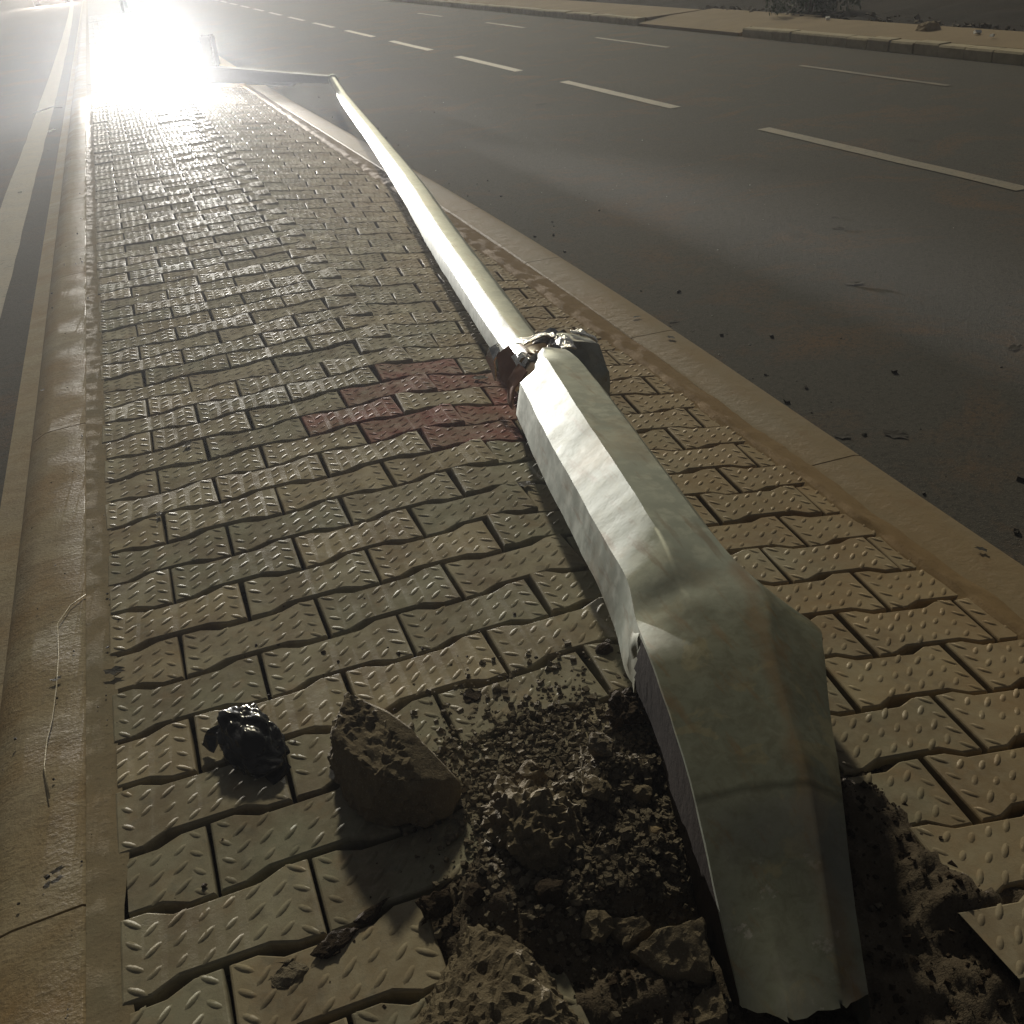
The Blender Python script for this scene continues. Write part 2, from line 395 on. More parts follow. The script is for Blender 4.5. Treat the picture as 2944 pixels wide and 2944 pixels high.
# ------------------------------------------------------------------ paving bed (lower where the pavers were torn out)
def in_hole(x, y):
    e = .03 * fbm((x * 9, y * 9, 8), 3)
    return .13 + e < x < .645 + e and y < .80 + e + (.12 if .3 < x < .52 else 0)
v, f = [], []
XS = [-.28 + .025 * i for i in range(55)]; YS = [-.6 + .025 * i for i in range(84)] + [1.5 + .5 * i for i in range(24)] + [13.5, 20, 34]
for y in YS:
    for x in XS: v.append((x, y, gz(x) - (.11 if in_hole(x, y) else .026) - (.0 if y < 30 else .0)))
nx = len(XS)
for j in range(len(YS) - 1):
    for i in range(nx - 1): f.append((j * nx + i, j * nx + i + 1, (j + 1) * nx + i + 1, (j + 1) * nx + i))
obj('bedding', mesh('bedding', v, f), paving, m_joint)
strip('far_paving', [33.5, 60, 220], k(-.225), k(-.004), k(1.2), k(-.07), m_paver_far, paving)

# ------------------------------------------------------------------ pavers
PL, PR, X0, Y0 = .225, .112425, -.12214, 3.30008     # length, row pitch, lattice origin
HW, HN, HL = .0588, .0453, .1096                      # half width at the ends, at the waist, half length
OUT = [(-HL, -HW), (-.078, -HW), (-.050, -HN), (.050, -HN), (.078, -HW), (HL, -HW), (HL, HW), (.078, HW), (.050, HN), (-.050, HN), (-.078, HW), (-HL, HW)]
def inset(poly, d):
    n = len(poly); out = []
    for i in range(n):
        p0, p, p1 = Vector(poly[i - 1]), Vector(poly[i]), Vector(poly[(i + 1) % n])
        a = (p - p0).normalized(); b = (p1 - p).normalized()
        na, nb = Vector((-a.y, a.x)), Vector((-b.y, b.x))
        m = (na + nb).normalized(); out.append(p + m * d / max(.3, m.dot(na)))
    return out
def ridge_layout(seed):
    r = random.Random(seed); L_ = []
    for u in (-.0945, .0945):
        for vv in (-.0475, -.0160, .0160, .0475): L_.append((u, vv, -45))
    for i, u in enumerate((-.0745, -.0455, -.0165, .0125, .0415, .0705)):
        s = (0.0, .004, -.004)[i % 3]
        for vv in (-.0305, 0, .0305): L_.append((u, vv + s, 45))
    return [(a + r.uniform(-.0008, .0008), b + r.uniform(-.0008, .0008), c + r.uniform(-5, 5), r.uniform(.75, 1.12)) for a, b, c in L_ if r.random() > .02]
def paver_geo(seed, ridges=True, jag=.0013):
    r = random.Random(seed + 50); v, f = [], []
    o = [(x + r.uniform(-jag, jag), y_ + r.uniform(-jag, jag)) for x, y_ in OUT]
    n = len(o)
    i1 = inset(o, .0010); i2 = inset(o, .0030)
    for ring, z in ((o, -.045), (o, -.0034), (i1, -.0012), (i2, 0.0)):
        v += [(p[0], p[1], z) for p in ring]
    for q in range(3):
        for i in range(n):
            j = (i + 1) % n; f.append((q * n + i, q * n + j, (q + 1) * n + j, (q + 1) * n + i))
    f.append(tuple(range(3 * n, 4 * n)))
    if ridges:
        for u, vv, ang, s in ridge_layout(seed):
            ca, sa = math.cos(R(ang)), math.sin(R(ang)); b = len(v); N = 8
            for sc_, z in ((1, -.0004), (.70, .0013 * s)):
                for q in range(N):
                    t = 2 * math.pi * q / N
                    a = .0145 * s * sc_ * math.cos(t); c = .0046 * sc_ * math.sin(t)
                    v.append((u + a * ca - c * sa, vv + a * sa + c * ca, z))
            v.append((u, vv, .0017 * s))
            for q in range(N):
                f.append((b + q, b + (q + 1) % N, b + N + (q + 1) % N, b + N + q)); f.append((b + N + q, b + N + (q + 1) % N, b + 2 * N))
    return v, f
GEO = [paver_geo(i) for i in range(7)]; GEO_PLAIN = paver_geo(9, False)
def paver_me(geo, name='paver'):
    me = mesh(name, *geo); me.polygons.foreach_set('use_smooth', [p.index > 36 for p in me.polygons]); return me
PM = [paver_me(g_) for g_ in GEO]
for me in PM: me.materials.append(m_paver)
def place(X, Y):
    t = max(0.0, X - .52)
    x = X - .08 * t; y = Y - .106 * t
    z = gz(x); tilt = 0.0 if x < .45 else math.atan(.125) * min(1, (x - .42) / .12)
    return x, y, z, (-R(6.0) if X > .62 else -R(6.0) * max(0, (X - .45)) / .17), tilt, (.925 if X > .6 else 1 - .075 * max(0, X - .5) / .1)
def inframe(x, y, z, mrg=60):
    p = cam.matrix_world.inverted() @ Vector((x, y, z))
    if p.z > -.05: return False
    return -mrg < 512 + 1030 * p.x / -p.z < 1024 + mrg and -mrg < 512 - 1030 * p.y / -p.z < 1024 + mrg
RED = {(7, 3), (8, 2.5), (8, 3.5), (9, 2), (9, 4), (10, 2.5), (10, 3.5), (11, 3)}
RED |= set() and {(r_ - 25, c_ + .5 if (r_ - 25) % 2 != r_ % 2 else c_) for r_, c_ in [(7, 3), (8, 2.5), (8, 3.5), (9, 2), (9, 4), (10, 2.5), (10, 3.5), (11, 3)]}
LEFT, RIGHT = -.224, 1.115
cells = []
for r_ in range(26, -270, -1):
    yc = Y0 - r_ * PR - .0615
    for kk in range(-1, 7):
        c = kk + (.5 if r_ % 2 == 0 else 0.0)      # centre of the paver in units of its length
        Xc = X0 + c * PL
        if Xc + HL < LEFT + .02 or Xc - HL > 1.14: continue
        cells.append((r_, c, Xc, yc))
def paver_matrix(r_, c, Xc, yc):
    q = random.Random(hash((r_, int(c * 2))) & 0xffff)
    x, y, z, rz, tilt, sx = place(Xc, yc)
    dz = q.uniform(-.0016, .0012)
    if q.random() < .08: dz -= .003
    e = Euler((R(q.gauss(0, .24)), tilt + R(q.gauss(0, .24)), rz + R(q.gauss(0, .3))))
    return Matrix.Translation((x + q.gauss(0, .0009), y + q.gauss(0, .0009), z + dz)) @ e.to_matrix().to_4x4() @ Matrix.Diagonal((sx, 1, 1, 1)), q
far_v, far_f, far_t = [], [], []
count = 0
for r_, c, Xc, yc in cells:
    mw, q = paver_matrix(r_, c, Xc, yc)
    x, y, z = mw.translation
    if in_hole(x, y) and not (x > .58 and y < .80): continue
    if .25 < x < .58 and y < .9: continue
    beside = not inframe(x, y, z)
    if beside and not inframe(x, y, z, 700): continue
    red = (r_, c) in RED
    variant = q.randrange(7)
    flip = Matrix.Rotation(math.pi, 4, 'Z') if q.random() < .5 else Matrix()
    limL = LEFT if x < .3 else .630; cutL = (x - HL < LEFT - .012) or (x > .55 and y < .80 and x - HL < .625); cutR = x + HL * .92 > 1.13
    if y < 12.2 and count < 300 and not beside:
        if cutL or cutR:
            bm = bmesh.new(); bm.from_mesh(PM[variant]); bmesh.ops.transform(bm, matrix=mw @ flip, verts=bm.verts[:])
            for lim, s in ((limL + q.uniform(-.006, .004), -1), (1.122 + q.uniform(-.012, .012), 1)):
                if (s < 0 and not cutL) or (s > 0 and not cutR): continue
                bmesh.ops.bisect_plane(bm, geom=bm.verts[:] + bm.edges[:] + bm.faces[:], plane_co=(lim, 0, 0), plane_no=(s, 0, 0), clear_outer=True)
                bnd = [e for e in bm.edges if e.is_boundary and abs(e.verts[0].co.x - lim) < 1e-4 and abs(e.verts[1].co.x - lim) < 1e-4]
                if bnd: bmesh.ops.edgeloop_fill(bm, edges=bnd)
            if not bm.verts: bm.free(); continue
            bmesh.ops.translate(bm, verts=bm.verts[:], vec=-mw.translation)
            me = bm_mesh('cut_paver', bm)
            o = obj('paver', me, paving, m_paver); o.location = mw.translation
        else:
            o = obj('paver', PM[variant], paving); o.matrix_local = mw @ flip
        if red:
            o.material_slots[0].link = 'OBJECT'; o.material_slots[0].material = m_paver_red
            o['label'] = 'dull red paver among the grey ones'
        count += 1
    else:
        geo = GEO[variant] if y < 10.5 else GEO_PLAIN
        b = len(far_v); tv = q.random()
        for p in geo[0]:
            pp = mw @ (flip @ Vector(p)); pp.x = max(LEFT, min(1.12, pp.x)); far_v.append(pp)
        far_f += [tuple(b + i for i in ff) for ff in geo[1]]; far_t += [(tv, 1 if red else 0)] * len(geo[1])
me = mesh('far_pavers', far_v, far_f)
me.polygons.foreach_set('use_smooth', [len(p.vertices) < 5 for p in me.polygons])
at = me.attributes.new('tint', 'FLOAT', 'FACE'); at.data.foreach_set('value', [a for a, b in far_t])
me.materials.append(m_paver_far); me.materials.append(m_paver_red)
me.polygons.foreach_set('material_index', [b for a, b in far_t])
fp = obj('far_pavers', me, paving); fp['kind'] = 'stuff'

# ------------------------------------------------------------------ torn-up soil round the foot of the pole
def soil_h(x, y):
    base = -.028
    n = fbm((x * 14, y * 14, 2), 5); n2 = fbm((x * 55, y * 55, 5), 4)
    def bell(cx, cy, sx, sy, rot=0):
        dx, dy = x - cx, y - cy
        return math.exp(-((dx / sx) ** 2 + (dy / sy) ** 2))
    mound = .052 * bell(.31, .80, .13, .15) + .060 * bell(.38, .96, .10, .09) + .05 * bell(.17, .74, .07, .09) + .055 * bell(.60, .76, .06, .06) + .03 * bell(.65, .62, .05, .10) + .03 * bell(.74, .48, .07, .12)
    pit = -.03 * bell(.50, .42, .10, .10)
    # how far outside the torn-out patch: the spill thins out and dips under the pavers
    dx = max(.10 - x, 0, x - .79); dy = max(0, y - .86)
    edge = math.hypot(dx, dy)
    spill = .045 * bell(.33, 1.00, .16, .08)
    return base + mound + pit + spill + .020 * n + .0075 * n2 - 1.1 * max(0, edge - .02) + gz(x)
v, f = [], []; step = .0062; NX, NY = int(.80 / step), int(.92 / step)
for j in range(NY + 1):
    for i in range(NX + 1):
        x, y = .02 + i * step, .26 + j * step; v.append((x, y, max(soil_h(x, y), -.12)))
for j in range(NY):
    for i in range(NX):
        q = j * (NX + 1) + i; f.append((q, q + 1, q + NX + 2, q + NX + 1))
loose = obj('loose_soil', mesh('loose_soil', v, f, True), None, m_soil); loose['kind'] = 'stuff'
loose['label'] = 'dark loose soil spilled round the torn-out foot of the pole'; loose['category'] = 'soil'

def pebble(bm_v, bm_f, c, s, r, squash=.75):
    base = ICO
    rot = Euler((r.uniform(0, 6), r.uniform(0, 6), r.uniform(0, 6))).to_matrix()
    b = len(bm_v); sc3 = Vector((s * r.uniform(.7, 1.3), s * r.uniform(.7, 1.2), s * r.uniform(.55, 1.0)))
    for p in base[0]:
        q = rot @ (Vector((p.x * sc3.x, p.y * sc3.y, p.z * sc3.z)) * r.uniform(.72, 1.2)); bm_v.append((c[0] + q.x, c[1] + q.y, c[2] + q.z * squash))
    bm_f += [tuple(b + i for i in ff) for ff in base[1]]
bm = bmesh.new(); bmesh.ops.create_cube(bm, size=1.3); bmesh.ops.triangulate(bm, faces=bm.faces[:])
ICO = ([x.co.copy() for x in bm.verts], [tuple(x.index for x in ff.verts) for ff in bm.faces]); bm.free()
def scatter(name, n, fn, smin, smax, mat, seed, label, power=5):
    r = random.Random(seed); v, f = [], []
    while n > 0:
        p = fn(r)
        if p is None: continue
        s = smin + (smax - smin) * r.random() ** power; pebble(v, f, (p[0], p[1], p[2] + s * .35), s, r); n -= 1
    o = obj(name, mesh(name, v, f), None, mat); o['kind'] = 'stuff'; o['label'] = label; o['category'] = 'rubble'; return o
def on_mound(r):
    x, y = r.gauss(.32, .085), r.gauss(.87, .12)
    if not (.1 < x < .62 and .4 < y < 1.2): return None
    h = soil_h(x, y)
    return (x, y, max(h, gz(x) if not in_hole(x, y) else -9))
def on_hole(r):
    x, y = r.uniform(.08, .72), r.uniform(.35, .85)
    h = soil_h(x, y)
    if h < -.1: return None
    return (x, y, h)
def crumbs(r):
    a = r.gauss(.25, .2), r.gauss(1.05, .22)
    if not (-.2 < a[0] < .6 and .7 < a[1] < 1.7): return None
    return (a[0], a[1], max(gz(a[0]) - .001, soil_h(*a)) if not in_hole(*a) else soil_h(*a))
scatter('rubble_crumbs', 17000, on_mound, .0005, .0068, m_gravel, 3, 'pale crumbled mortar and grit heaped beside the pole foot')
scatter('soil_grit', 5000, on_hole, .0006, .006, m_darkclod, 4, 'dark gritty soil crumbs in the torn-out hole')
scatter('paver_grit', 260, crumbs, .0006, .0045, m_darkclod, 5, 'small dark crumbs of earth strewn over the pavers', 4)
def roadgrit(r):
    y = .5 + 10 * r.random() ** 1.6; x = kout(y) + .01 + abs(r.gauss(0, .35)); return (x, y, ROAD_R)
scatter('road_grit', 230, roadgrit, .002, .011, m_leaf, 6, 'scattered dark grit on the asphalt beside the kerb', 4)
def kerbgrit(r):
    y = .7 + 8 * r.random() ** 1.5; x = r.uniform(-.39, -.215); return (x, y, .002)
scatter('kerb_grit', 170, kerbgrit, .0008, .004, m_leaf, 16, 'tiny dark grit on the pale kerb', 3)
def chips(r):
    y = 1.5 + 8 * r.random(); x = kout(y) + .1 + r.random() * 1.6; return (x, y, ROAD_R)
scatter('glass_chips', 60, chips, .0015, .004, m_chip, 8, 'glinting glass chips scattered on the asphalt')

# ------------------------------------------------------------------ broken concrete and clods
def chunk(name, pts, mat, label, cat, rough=.006, sub=4, seed=0, bev=.006, group=None, part=None):
    bm = bmesh.new()
    for p in pts: bm.verts.new(p)
    r = bmesh.ops.convex_hull(bm, input=bm.verts[:])
    bmesh.ops.delete(bm, geom=[g_ for g_ in r['geom_interior'] if isinstance(g_, bmesh.types.BMVert)], context='VERTS')
    bmesh.ops.dissolve_limit(bm, angle_limit=R(9), verts=bm.verts[:], edges=bm.edges[:])
    if bev: bmesh.ops.bevel(bm, geom=bm.edges[:], offset=bev, segments=1, affect='EDGES', profile=.5)
    bmesh.ops.triangulate(bm, faces=bm.faces[:])
    for _ in range(sub):
        ln = [e for e in bm.edges if e.calc_length() > .0075]
        if not ln: break
        bmesh.ops.subdivide_edges(bm, edges=ln, cuts=1, use_grid_fill=True); bmesh.ops.triangulate(bm, faces=bm.faces[:])
    bm.normal_update()
    c = sum((x.co for x in bm.verts), Vector()) / len(bm.verts)
    for x in bm.verts:
        p = x.co
        up = rough(p) if callable(rough) else rough
        vd = noise.voronoi(p * 55 + Vector((seed, 0, 0)))[0]
        x.co = p + x.normal * (up * .8 * fbm(p * 40 + Vector((seed, 0, 0)), 5) + up * .55 * fbm(p * 150, 3) + up * 1.1 * (min(.6, vd[1] - vd[0]) - .25))
    z0 = min(x.co.z for x in bm.verts)
    org = Vector((c.x, c.y, z0))
    bmesh.ops.translate(bm, verts=bm.verts[:], vec=-org)
    me = bm_mesh(name, bm, True); me.set_sharp_from_angle(angle=R(24))
    o = obj(name, me, None, mat); o.location = org
    return tag(o, label, cat, group)
c1 = [(0.087, 1.099, 0.100), (0.052, 1.042, 0.085), (0.129, 1.026, 0.105), (0.148, 1.002, 0.090), (0.190, 0.943, 0.030), (0.162, 0.917, 0.005), (0.117, 0.919, 0.010), (0.091, 0.930, 0.092), (0.047, 1.087, .0), (0.046, 1.028, .0), (0.065, 0.959, .0), (0.187, 0.950, .0), (0.122, 1.12, 0.02)]
chunk('concrete_chunk', c1, m_chunk, 'largest broken concrete chunk with one smooth face, between black plastic and pole', 'concrete',
      lambda p: .0012 if (p.x - .09) + (p.y - .93) * .25 > .05 else .0065, 5, 3, .003)
c2 = [(0.214, 0.883, 0.075), (0.246, 0.842, 0.085), (0.204, 0.795, 0.078), (0.295, 0.820, 0.050), (0.274, 0.751, .0), (0.216, 0.765, 0.005), (0.192, 0.848, 0.010), (0.207, 0.916, .0), (0.307, 0.908, .0), (0.248, 0.771, 0.05)]
chunk('concrete_chunk', c2, m_chunk, 'crumbling concrete lump in the soil below the largest chunk', 'concrete', .012, 5, 11)
c3 = [(0.139, 0.718, 0.050), (0.162, 0.683, 0.055), (0.073, 0.638, 0.060), (0.180, 0.608, 0.045), (0.207, 0.587, 0.000), (0.034, 0.670, -0.010), (0.091, 0.576, 0.070), (0.133, 0.761, .0), (0.182, 0.710, .0), (0.193, 0.677, .0), (0.074, 0.527, 0.060), (-0.013, 0.603, .0), (0.195, 0.524, .0)]
chunk('concrete_chunk', c3, m_chunk, 'gritty pyramid shaped concrete block at the bottom edge of the picture', 'concrete', .007, 5, 23)
def slab(pts, thick, label, seed):
    p = list(pts) + [(a, b, c - thick) for a, b, c in pts]
    return chunk('concrete_shard', p, m_chunk, label, 'concrete', .003, 4, seed, .002)
slab([(0.270, 0.706, 0.006), (0.312, 0.686, 0.016), (0.316, 0.672, 0.010), (0.280, 0.670, 0.0)], .035, 'small wedge shaped concrete shard left of the larger pale slab', 31)
slab([(0.280, 0.662, -.002), (0.311, 0.660, 0.020), (0.362, 0.648, 0.030), (0.345, 0.598, 0.008), (0.302, 0.622, 0.0)], .05, 'pale broken concrete slab leaning against the foot of the pole', 32)
slab([(0.306, 0.596, -.02), (0.352, 0.594, 0.0), (0.340, 0.560, -.005), (0.308, 0.570, -.02)], .04, 'short concrete shard under the very end of the pole', 33)
def clod(x, y, s, mat, label, cat='clod', flat=.7, seed=0, name='earth_clod', elong=1.0, rz=0.0, z=None):
    r = random.Random(seed); pts = []
    for _ in range(14):
        d = Vector((r.gauss(0, 1), r.gauss(0, 1), r.gauss(0, 1))).normalized()
        p = Vector((d.x * s * elong, d.y * s, (d.z + .75) * s * flat)); p.rotate(Euler((0, 0, rz)))
        zz = (max(gz(x), soil_h(x, y)) if z is None else z)
        pts.append((x + p.x, y + p.y, zz - .003 + p.z))
    return chunk(name, pts, mat, label, cat, s * .22, 3, seed, s * .1)
clod(.448, .985, .042, m_darkclod, 'big dark earth clod tucked under the torn edge of the pole', seed=41)
clod(.474, 1.142, .016, m_darkclod, 'dark clod on the paver close to the pole kink', seed=42)
clod(.262, 1.128, .018, m_darkclod, 'flat dark clod lying alone on a paver above the rubble', seed=43, flat=.35)
clod(.30, 1.13, .011, m_gravel, 'small pale clod beside the flat dark clod', seed=44)
clod(.365, .905, .022, m_gravel, 'upright pale clod standing in the grit near the pole edge', seed=45, flat=1.3)
clod(.345, .79, .015, m_gravel, 'rounded pale stone in the grit below the upright clod', seed=46)
clod(.305, .775, .020, m_gravel, 'pale stone lying between the lump and the pole foot', seed=47)
clod(.275, .935, .026, m_chunk, 'grey concrete lump at the upper left edge of the rubble heap', 'concrete', .8, 61, 'concrete_lump')
clod(.33, .855, .024, m_chunk, 'grey concrete lump in the middle of the rubble heap', 'concrete', .7, 62, 'concrete_lump')
clod(.385, .84, .018, m_chunk, 'small concrete lump beside the dark side of the pole foot', 'concrete', .7, 63, 'concrete_lump')
clod(.26, .70, .022, m_chunk, 'concrete lump above the wedge shaped shard', 'concrete', .6, 64, 'concrete_lump')
clod(.225, .735, .020, m_darkclod, 'dark clod above the gritty concrete block', seed=48)
clod(.108, .80, .024, m_darkclod, 'dark earth clod in the shadow of the largest chunk', seed=49)
clod(.15, .775, .017, m_darkclod, 'dark clod left of the soil heap', seed=50)
clod(.372, .775, .013, m_stone, 'ochre stone flake in the grit beside the pole edge', seed=51, flat=.5)
clod(-.058, .783, .017, m_gravel, 'flat grey mortar pat lying on the joint of two pavers', 'mortar', .28, 52, 'mortar_pat', 1.5, .25)
clod(-.005, .802, .015, m_darkclod, 'crumbly ridge of earth continuing from the mortar pat', 'clod', .5, 53, 'earth_clod', 2.6, .35)
clod(.040, .825, .012, m_darkclod, 'thin earth ridge in the joint below the chunk shadow', 'clod', .5, 54, 'earth_clod', 2.2, .4)

# ------------------------------------------------------------------ black plastic
bm = bmesh.new(); bmesh.ops.create_icosphere(bm, subdivisions=5, radius=1)
for x in bm.verts:
    p = x.co.copy()
    n = noise.noise(p * 1.3 + Vector((4, 1, 0))); vd = noise.voronoi(Vector((p.x * 1.5, p.y * 2.4, p.z * 1.6)) + Vector((3, 1, 5)))[0]; vd2 = noise.voronoi(p * 4.2)[0]
    s_ = 1 + .12 * n + .30 * (min(.5, vd[1] - vd[0]) - .2) + .10 * (min(.5, vd2[1] - vd2[0]) - .2)
    q = Vector((math.copysign(abs(p.x) ** .75, p.x) * .037, math.copysign(abs(p.y) ** .8, p.y) * .060, (p.z * .5 + .48) * .060)) * s_
    q.z *= .5 + .5 * max(0, min(1, .5 + p.y * .8)); q.z = max(q.z, 0.0015); q.x += p.y * -.006
    x.co = q
bag = tag(obj('plastic_bag', bm_mesh('plastic_bag', bm, True), None, m_bag), 'crumpled shiny black plastic on the pavers left of the largest chunk', 'plastic bag')
bag.location = (-.046, 1.150, .001); bag.rotation_euler = (0, 0, R(10))

BAG_CORNERS = ([[(-.020, .045, .030), (-.042, .052, .024), (-.060, .050, .010)], [(-.020, .018, .034), (-.040, .026, .024), (-.046, .030, .004)]],
               [[(.010, -.040, .020), (.030, -.055, .012), (.036, -.066, .002)], [(-.016, -.044, .018), (-.004, -.062, .010), (.004, -.072, .002)]])

# ------------------------------------------------------------------ the fallen street lamp
lamp = empty('street_lamp', (.44, .70, -.05))
tag(lamp, 'fallen galvanised lamp pole lying bent across the pavers, its light still on', 'street lamp')
def child(name, me, mat, parent=lamp, wpos=None):
    o = obj(name, me, parent, mat)
    if parent is lamp: o.matrix_parent_inverse = Matrix.Translation(-Vector(lamp.location))
    return o
def loft(rings, close=True, cap0=False, cap1=False):
    n = len(rings[0]); v = [tuple(p) for rr in rings for p in rr]; f = []
    for j in range(len(rings) - 1):
        for i in range(n if close else n - 1):
            a, b = j * n + i, j * n + (i + 1) % n; f.append((a, b, b + n, a + n))
    if cap0: f.append(tuple(reversed(range(n))))
    if cap1: f.append(tuple(range((len(rings) - 1) * n, len(rings) * n)))
    return v, f
def oct_ring(x, y, z, r, phi, dirx=(1, 0, 0), sub=3, rc=.12):
    """octagon with slightly rounded corners in the plane across the pole"""
    d = Vector(dirx); pts = []
    cs = [(math.cos(phi + q * math.pi / 4), math.sin(phi + q * math.pi / 4)) for q in range(8)]
    for q in range(8):
        a, b, c = cs[q - 1], cs[q], cs[(q + 1) % 8]
        for t, oth in ((rc, a), (0, None), (rc, c)):
            if oth: u = (b[0] * (1 - t) + oth[0] * t, b[1] * (1 - t) + oth[1] * t)
            else: u = (b[0] * .985, b[1] * .985)
            pts.append(Vector((x, y, z)) + d * (u[0] * r) + Vector((0, 0, u[1] * r)))
    return pts
def pole_part(name, tab, phi, ys_, wobble=0.0, jag0=0, jag1=0, caps=(False, False)):
    rings = []
    for i, y in enumerate(ys_):
        x, r, z = (lerp([(t[0], t[q]) for t in tab][:99], y) for q in (1, 2, 3))
        x2 = lerp([(t[0], t[1]) for t in tab], y + .02); d = Vector((.02, -(x2 - x), 0)).normalized()
        ring = oct_ring(x, y, z, r, phi, d)
        for q, p in enumerate(ring):
            p += Vector((fbm((p.x * 9, p.y * 9, p.z * 9), 3), 0, fbm((p.x * 9, p.y * 9, p.z * 9 + 5), 3))) * wobble
            if i == 0 and jag0: p.y += jag0 * (noise.noise(Vector((q * .8, 1, 2))) - .3)
            if i == len(ys_) - 1 and jag1: p.y += jag1 * noise.noise(Vector((q * .9, 4, 2)))
        rings.append(ring)
    vv, ff = loft(rings, True, *caps); me = mesh(name, vv, ff, True); me.set_sharp_from_angle(angle=R(14))
    return child(name, me, m_steel)
def cat_interp(tab, y):      # plain linear table lookup on several columns
    for a, b in zip(tab, tab[1:]):
        if y <= b[0]:
            t = (y - a[0]) / (b[0] - a[0]); return [p + (q - p) * t for p, q in zip(a, b)]
    return list(tab[-1])
UP = [(2.17, .763, .0585, .036), (2.6, .821, .062, .030), (3.5, .947, .062, .020), (4.5, 1.096, .059, .010), (6, 1.294, .048, .0), (8, 1.547, .041, -.015), (9.6, 1.778, .031, -.030)]
import bisect
def smooth_tab(tab, n):      # Catmull-Rom through the table, so the bend of the pole has no corners
    out = []; m_ = len(tab)
    for s in range(n + 1):
        u = s / n * (m_ - 1); i = min(int(u), m_ - 2); t = u - i
        P = [tab[max(0, min(m_ - 1, i + q))] for q in (-1, 0, 1, 2)]
        out.append([.5 * (2 * b + (c - a) * t + (2 * a - 5 * b + 4 * c - d) * t * t + (-a + 3 * b - 3 * c + d) * t ** 3) for a, b, c, d in zip(*P)])
    return out
def pole_loft(name, tab, n, phi, wob, j0, j1, dent=None, phi_end=None):
    st = smooth_tab(tab, n); rings = []
    for i, (y, x, r, z) in enumerate(st):
        a, b = st[max(0, i - 1)], st[min(len(st) - 1, i + 1)]
        d = Vector((b[0] - a[0], -(b[1] - a[1]), 0)).normalized()
        ph = phi if phi_end is None else phi + (phi_end - phi) * i / n
        ring = oct_ring(x, y, z, r, ph, d)
        for q, p in enumerate(ring):
            p += Vector((fbm((p.x * 7, p.y * 7, p.z * 7), 3), 0, fbm((p.x * 7, p.y * 7, p.z * 7 + 5), 3))) * wob
            if i == 0 and j0: p.y += j0 * noise.noise(Vector((q * .7, 1, 2)))
            if i == n and j1: p.y += j1 * noise.noise(Vector((q * .8, 4, 2)))
            if dent: dent(p, q)
        rings.append(ring)
    vv, ff = loft(rings); me = mesh(name, vv, ff, True); me.set_sharp_from_angle(angle=R(12))
    return child(name, me, m_steel)
pole_loft('upper_shaft', UP, 90, R(15), .0015, .012, 0)
# the foot that stood in the ground: flattened, wider at the kink, torn at both ends
def shaft_row(y, x, r, z, ph=10):
    return [(x + r * math.cos(R(ph + 45 * q)), y - .165 * r * math.cos(R(ph + 45 * q)), z + r * math.sin(R(ph + 45 * q))) for q in (4, 3, 2, 1, 0)]
L5 = [shaft_row(1.985, .731, .089, .074), shaft_row(1.90, .714, .092, .078), shaft_row(1.75, .687, .0955, .081), shaft_row(1.60, .660, .098, .083), shaft_row(1.45, .636, .098, .084), shaft_row(1.30, .612, .098, .085), shaft_row(1.20, .596, .0985, .084),
      [(0.486, 1.130, 0.050), (0.500, 1.110, 0.142), (0.560, 1.095, 0.172), (0.645, 1.100, 0.158), (0.700, 1.115, 0.070)],
      [(0.462, 1.045, 0.040), (0.470, 1.010, 0.128), (0.535, .985, 0.152), (0.640, .975, 0.150), (0.704, .958, 0.094)],
      [(0.452, .985, 0.045), (0.448, .925, 0.136), (0.500, .888, 0.146), (0.592, .888, 0.148), (0.671, .889, 0.110)],
      [(0.438, .905, 0.040), (0.424, .826, 0.124), (0.465, .792, 0.130), (0.546, .776, 0.132), (0.610, .785, 0.100)],
      [(0.411, .814, 0.022), (0.402, .738, 0.104), (0.444, .706, 0.110), (0.516, .690, 0.112), (0.556, .684, 0.085)],
      [(0.378, .697, -.015), (0.371, .633, 0.064), (0.412, .610, 0.070), (0.470, .593, 0.072), (0.503, .588, 0.050)],
      [(0.359, .593, -.040), (0.347, .546, 0.020), (0.370, .502, 0.045), (0.427, .500, 0.035), (0.462, .508, 0.022)]]
def spline_rows(rows, n):
    out = []
    m_ = len(rows)
    for s in range(n + 1):
        u = s / n * (m_ - 1); i = min(int(u), m_ - 2); t = u - i
        P = [rows[max(0, min(m_ - 1, i + q))] for q in (-1, 0, 1, 2)]
        out.append([tuple(.5 * (2 * b + (c - a) * t + (2 * a - 5 * b + 4 * c - d) * t * t + (-a + 3 * b - 3 * c + d) * t ** 3) for a, b, c, d in zip(*(P[w_][q] for w_ in range(4)))) for q in range(5)])
    return out
rings = []
NS = 130
